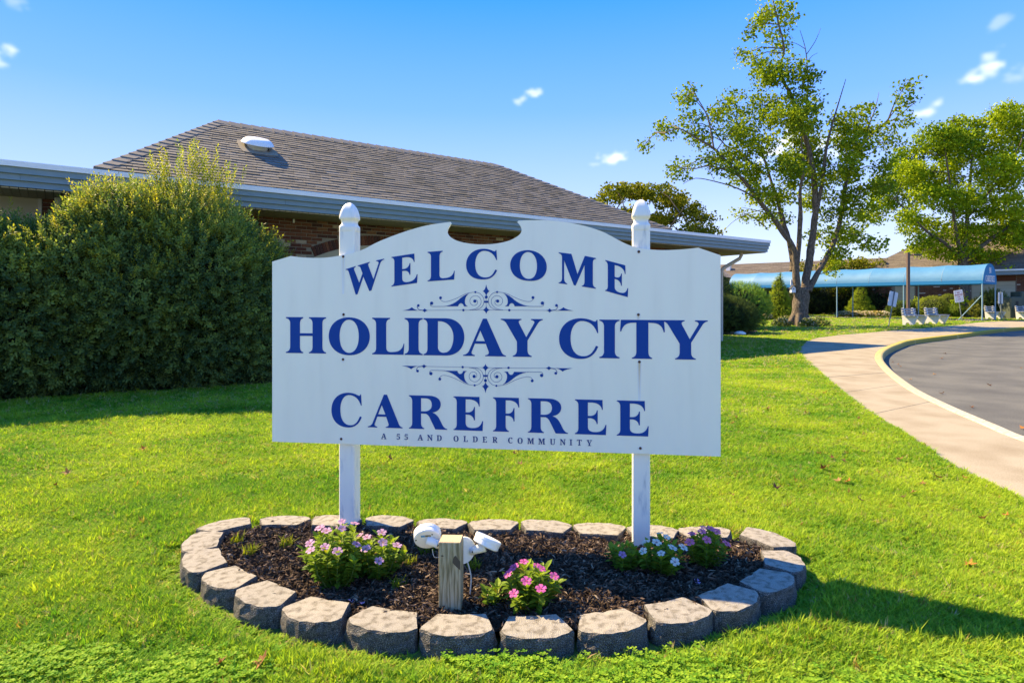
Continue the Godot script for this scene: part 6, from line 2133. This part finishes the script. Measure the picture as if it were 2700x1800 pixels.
func lawn_grass() -> void:
	var kinds := []
	for k in 3:
		kinds.append(grass_tuft(9, 0.050, 0.0027, 50 + k))
	var f := FastNoiseLite.new()
	f.seed = 4
	f.frequency = 0.55
	f.fractal_octaves = 3
	var bare := FastNoiseLite.new()
	bare.seed = 14
	bare.frequency = 1.7
	bare.fractal_octaves = 2
	# [near, far, tufts, spread, height]
	for zone in [[1.75, 3.0, 42000, 1.0, 1.0], [3.0, 4.6, 60000, 1.0, 1.0], [4.6, 7.2, 66000, 1.25, 1.05], [7.2, 12.0, 60000, 1.8, 1.1], [12.0, 23.0, 42000, 3.0, 1.15], [23.0, 56.0, 42000, 5.5, 1.2]]:
		var bufs := []
		var used := [0, 0, 0]
		var n: int = zone[2]
		for k in 3:
			var pf := PackedFloat32Array()
			pf.resize((n / 3 + 4) * 16)
			bufs.append(pf)
		var i := 0
		var tries := 0
		while i < n and tries < n * 4:
			tries += 1
			var u := rng.randf()
			var d: float = sqrt(lerpf(zone[0] * zone[0], zone[1] * zone[1], u))
			var x := rnd(-0.86, 0.90) * d + rnd(-0.7, 0.7)
			var z := -d
			var q := Vector2(x, z)
			var skip := false
			for poly in no_grass:
				if Geometry2D.is_point_in_polygon(q, poly):
					skip = true
					break
			if skip:
				continue
			# inside or under the buildings
			var loc := Vector2((x + 7.09) * 0.814 + (z + 8.81) * -0.581, (x + 7.09) * 0.581 + (z + 8.81) * 0.814)
			if loc.y < -0.9 and loc.y > -7.4 and loc.x < 17.3:
				continue
			var g := f.get_noise_2d(x, z)
			var b := bare.get_noise_2d(x, z)
			if b < -0.42 and rng.randf() < 0.45:
				continue
			var t := clampf(0.52 + g * 0.65 + b * 0.25 + rnd(-0.36, 0.36), 0, 1)
			var c := Color(0.145, 0.35, 0.030).lerp(Color(0.50, 0.63, 0.055), t)
			var dry := rng.randf()
			if dry < 0.10 + 0.10 * b:
				c = Color(0.60, 0.52, 0.26)
			elif dry > 0.985:
				c = Color(0.42, 0.30, 0.08)
			var hh: float = zone[4] * rnd(0.65, 1.25) * (0.95 + 0.35 * b)
			if d < 4.4 and x > -2.1 and x < 1.9:
				var gap := 9.0
				for k in bed_outline.size():
					var near := Geometry2D.get_closest_point_to_segment(q, bed_outline[k], bed_outline[(k + 1) % bed_outline.size()])
					gap = minf(gap, q.distance_to(near))
				if gap < 0.035 and rng.randf() < 0.6:
					continue
				if gap < 0.10:
					hh *= rnd(0.35, 0.8)
				elif gap < 0.2 and rng.randf() < 0.25:
					hh *= 1.4
			if rng.randf() < 0.018:
				hh *= 1.6
			var s: float = zone[3]
			var basis_ := Basis(Vector3.UP, rnd(0, TAU))
			if c.b > 0.2:
				basis_ = basis_ * Basis(Vector3.RIGHT, rnd(0.5, 1.2))
			put(bufs[i % 3], used[i % 3], Basis(basis_.x * s, basis_.y * hh, basis_.z * s), Vector3(x, gy(0, z) - 0.003, z), c)
			used[i % 3] += 1
			i += 1
		for k in 3:
			var o := scatter(self, numbered("grass"), kinds[k], M.grass, bufs[k].slice(0, used[k] * 16))
			tag(o, "short sunlit lawn grass with scattered dry blades", "grass")

func clover_patches() -> void:
	var mb := MB.new()
	mb.use_c = true
	for k in 5:
		var a := k * 2.4
		var c := Vector3(cos(a) * 0.016, 0.026 + 0.006 * (k % 3), sin(a) * 0.016)
		for j in 3:
			var f := a + j * TAU / 3
			var d := Vector3(cos(f), 0.25, sin(f)) * 0.010
			var s := Vector3(-sin(f), 0, cos(f)) * 0.0055
			mb.tint = Color(1, 1, 1) * (0.8 + 0.15 * j)
			mb.quad(c, c + d * 0.7 + s, c + d * 1.15, c + d * 0.7 - s)
		mb.tint = Color(0.8, 0.8, 0.7)
		mb.tri(Vector3(-0.001, 0, 0), Vector3(0.001, 0, 0), c)
	var buf := PackedFloat32Array()
	buf.resize(2600 * 16)
	var i := 0
	var spots := []
	for k in 16:
		spots.append(Vector2(rnd(-2.2, 2.4), rnd(-2.3, -1.95)))
	while i < 2600:
		var c: Vector2 = spots[rng.randi() % spots.size()]
		var q := c + Vector2(rng.randfn(0, 0.11), rng.randfn(0, 0.06))
		var skip := false
		for poly in no_grass:
			if Geometry2D.is_point_in_polygon(q, poly):
				skip = true
		if skip:
			c = c
			q = Vector2(rnd(-2.0, 2.0), rnd(-2.15, -1.95))
		put(buf, i, Basis(Vector3.UP, rnd(0, TAU)).scaled(Vector3(1, rnd(0.7, 1.5), 1)), Vector3(q.x, gy(0, q.y), q.y), Color(0.15, 0.36, 0.03).lerp(Color(0.42, 0.60, 0.05), rng.randf()))
		i += 1
	var o := scatter(self, "clover", mb.mesh(), M.grass, buf)
	tag(o, "small patches of clover in the lawn round the bed", "clover")

func fallen_leaves() -> void:
	var mb := MB.new()
	mb.use_c = true
	var rim := []
	var radii := [0.25, 0.62, 0.36, 0.88, 0.42, 1.0, 0.40, 0.85, 0.36, 0.6]
	for k in 10:
		var a := -PI / 2 + TAU * k / 10
		var r: float = radii[k] * 0.05
		rim.append(Vector3(cos(a) * r, 0.008 + 0.036 * pow(radii[k], 2.0) * absf(sin(a * 1.5 + 0.4)), sin(a) * r))
	for k in 10:
		var g := 1.0 if k % 2 else 0.75
		mb.tint = Color(g, g, g)
		mb.tri(Vector3(0, 0.006, 0), rim[(k + 1) % 10], rim[k])
	mb.tint = Color(0.6, 0.5, 0.4)
	mb.tri(Vector3(-0.002, 0.008, 0), Vector3(0.002, 0.008, 0), Vector3(0.01, 0.002, -0.06))
	var leaf := mb.mesh()
	var browns := []
	for c in [Color(0.22, 0.085, 0.022), Color(0.30, 0.14, 0.04), Color(0.14, 0.06, 0.025), Color(0.36, 0.20, 0.07), Color(0.40, 0.16, 0.02)]:
		var m := StandardMaterial3D.new()
		m.vertex_color_use_as_albedo = true
		m.albedo_color = c.linear_to_srgb()
		m.roughness = 0.8
		m.backlight_enabled = true
		m.backlight = lin(0.5, 0.4, 0.25)
		browns.append(m)
	var places := [[2.31, -6.66, "front one of the pair right of the sign's lower edge"], [2.43, -6.9, "back one of the pair right of the sign's lower edge"], [3.02, -7.51, "left one of the dark pair midway to the sidewalk"], [3.1, -7.61, "right one of the dark pair midway to the sidewalk"], [3.35, -7.26, "alone midway between sign and sidewalk"], [2.63, -5.22, "left one of a close pair right of the sign"], [2.66, -5.12, "right one of a close pair right of the sign"], [2.38, -4.87, "just in front of the close pair right of the sign"], [2.34, -4.55, "left of two curled ones beyond the bed's right end"], [2.39, -4.52, "right of two curled ones beyond the bed's right end"], [3.15, -5.17, "pale one near the sidewalk's edge"], [2.89, -4.48, "between the bed's right end and the sidewalk"], [2.58, -4.19, "left of two overlapping near the right foreground"], [2.69, -4.27, "right of two overlapping near the right foreground"], [3.27, -4.6, "dark one close to the sidewalk in front"], [3.1, -4.64, "yellowish one close to the sidewalk in front"], [1.46, -4.24, "behind the bed's back right corner"], [1.82, -4.4, "small orange one behind the bed's right end"], [2.77, -3.75, "left one of the nearest pair at the right edge"], [2.98, -3.83, "right one of the nearest pair at the right edge"], [4.54, -11.46, "far one beside the sidewalk's bend"], [4.68, -12.04, "farthest one before the building's shadow"], [2.26, -4.13, "small flat one in the right foreground grass"], [3.0, -5.43, "between two others near the sidewalk"], [4.3, -8.74, "at the sidewalk's edge past the sign"], [3.73, -6.86, "at the sidewalk's edge level with the sign"], [2.59, -5.38, "small one right of the sign post"], [-3.18, -4.42, "orange one left of the bed"], [-3.31, -4.74, "second one left of the bed, further off"], [-3.19, -5.51, "third one left of the bed, before the shrubs"], [-1.04, -2.26, "dark one before the bed's front left corner"], [-0.89, -2.28, "pale one before the front left blocks"], [-0.99, -5.15, "under the sign near its left post"], [0.07, -5.02, "under the middle of the sign"], [2.25, -3.13, "in the sun beside the sign's shadow"], [0.01, -5.36, "under the middle of the sign, further back"]]
	var hue := ["rust", "tan", "brown", "pale", "orange"]
	var k := 0
	for q in places:
		var o := solo("fallen_leaf", leaf, browns[k % 5], "%s leaf, %s" % [hue[k % 5], q[2]], "leaf", "dry leaves fallen on the lawn")
		o.position = Vector3(q[0], gy(0, q[1]) + rnd(0.030, 0.046), q[1])
		o.rotation = Vector3(rnd(-0.6, 0.6), rnd(0, TAU), rnd(-0.6, 0.6))
		o.scale = Vector3.ONE * rnd(0.6, 1.05)
		k += 1
	for q in [[8.14, -13.58, "against the kerb's tightest bend"], [6.44, -9.74, "dark one in the drive's left foreground"], [7.0, -11.41, "by the kerb below its bend"], [10.49, -13.3, "farthest out from the kerb"], [5.99, -8.5, "nearest the camera along the kerb"], [10.23, -15.37, "upper left of the drive"], [11.22, -16.68, "uppermost in the drive"], [7.92, -12.17, "middle of the drive's left part"], [5.57, -7.12, "lowest at the right edge"], [7.84, -10.66, "right of the dark one"], [8.35, -14.0, "second against the kerb's bend"], [8.5, -14.45, "third against the kerb's bend"]]:
		var o := solo("fallen_leaf", leaf, browns[k % 5], "dry leaf on the asphalt, " + q[2], "leaf", "dry leaves fallen on the asphalt")
		o.position = Vector3(q[0] + 0.15, gy(0, q[1]) - 0.118, q[1])
		o.rotation = Vector3(rnd(-0.3, 0.3), rnd(0, TAU), rnd(-0.3, 0.3))
		o.scale = Vector3.ONE * rnd(0.8, 1.4)
		k += 1
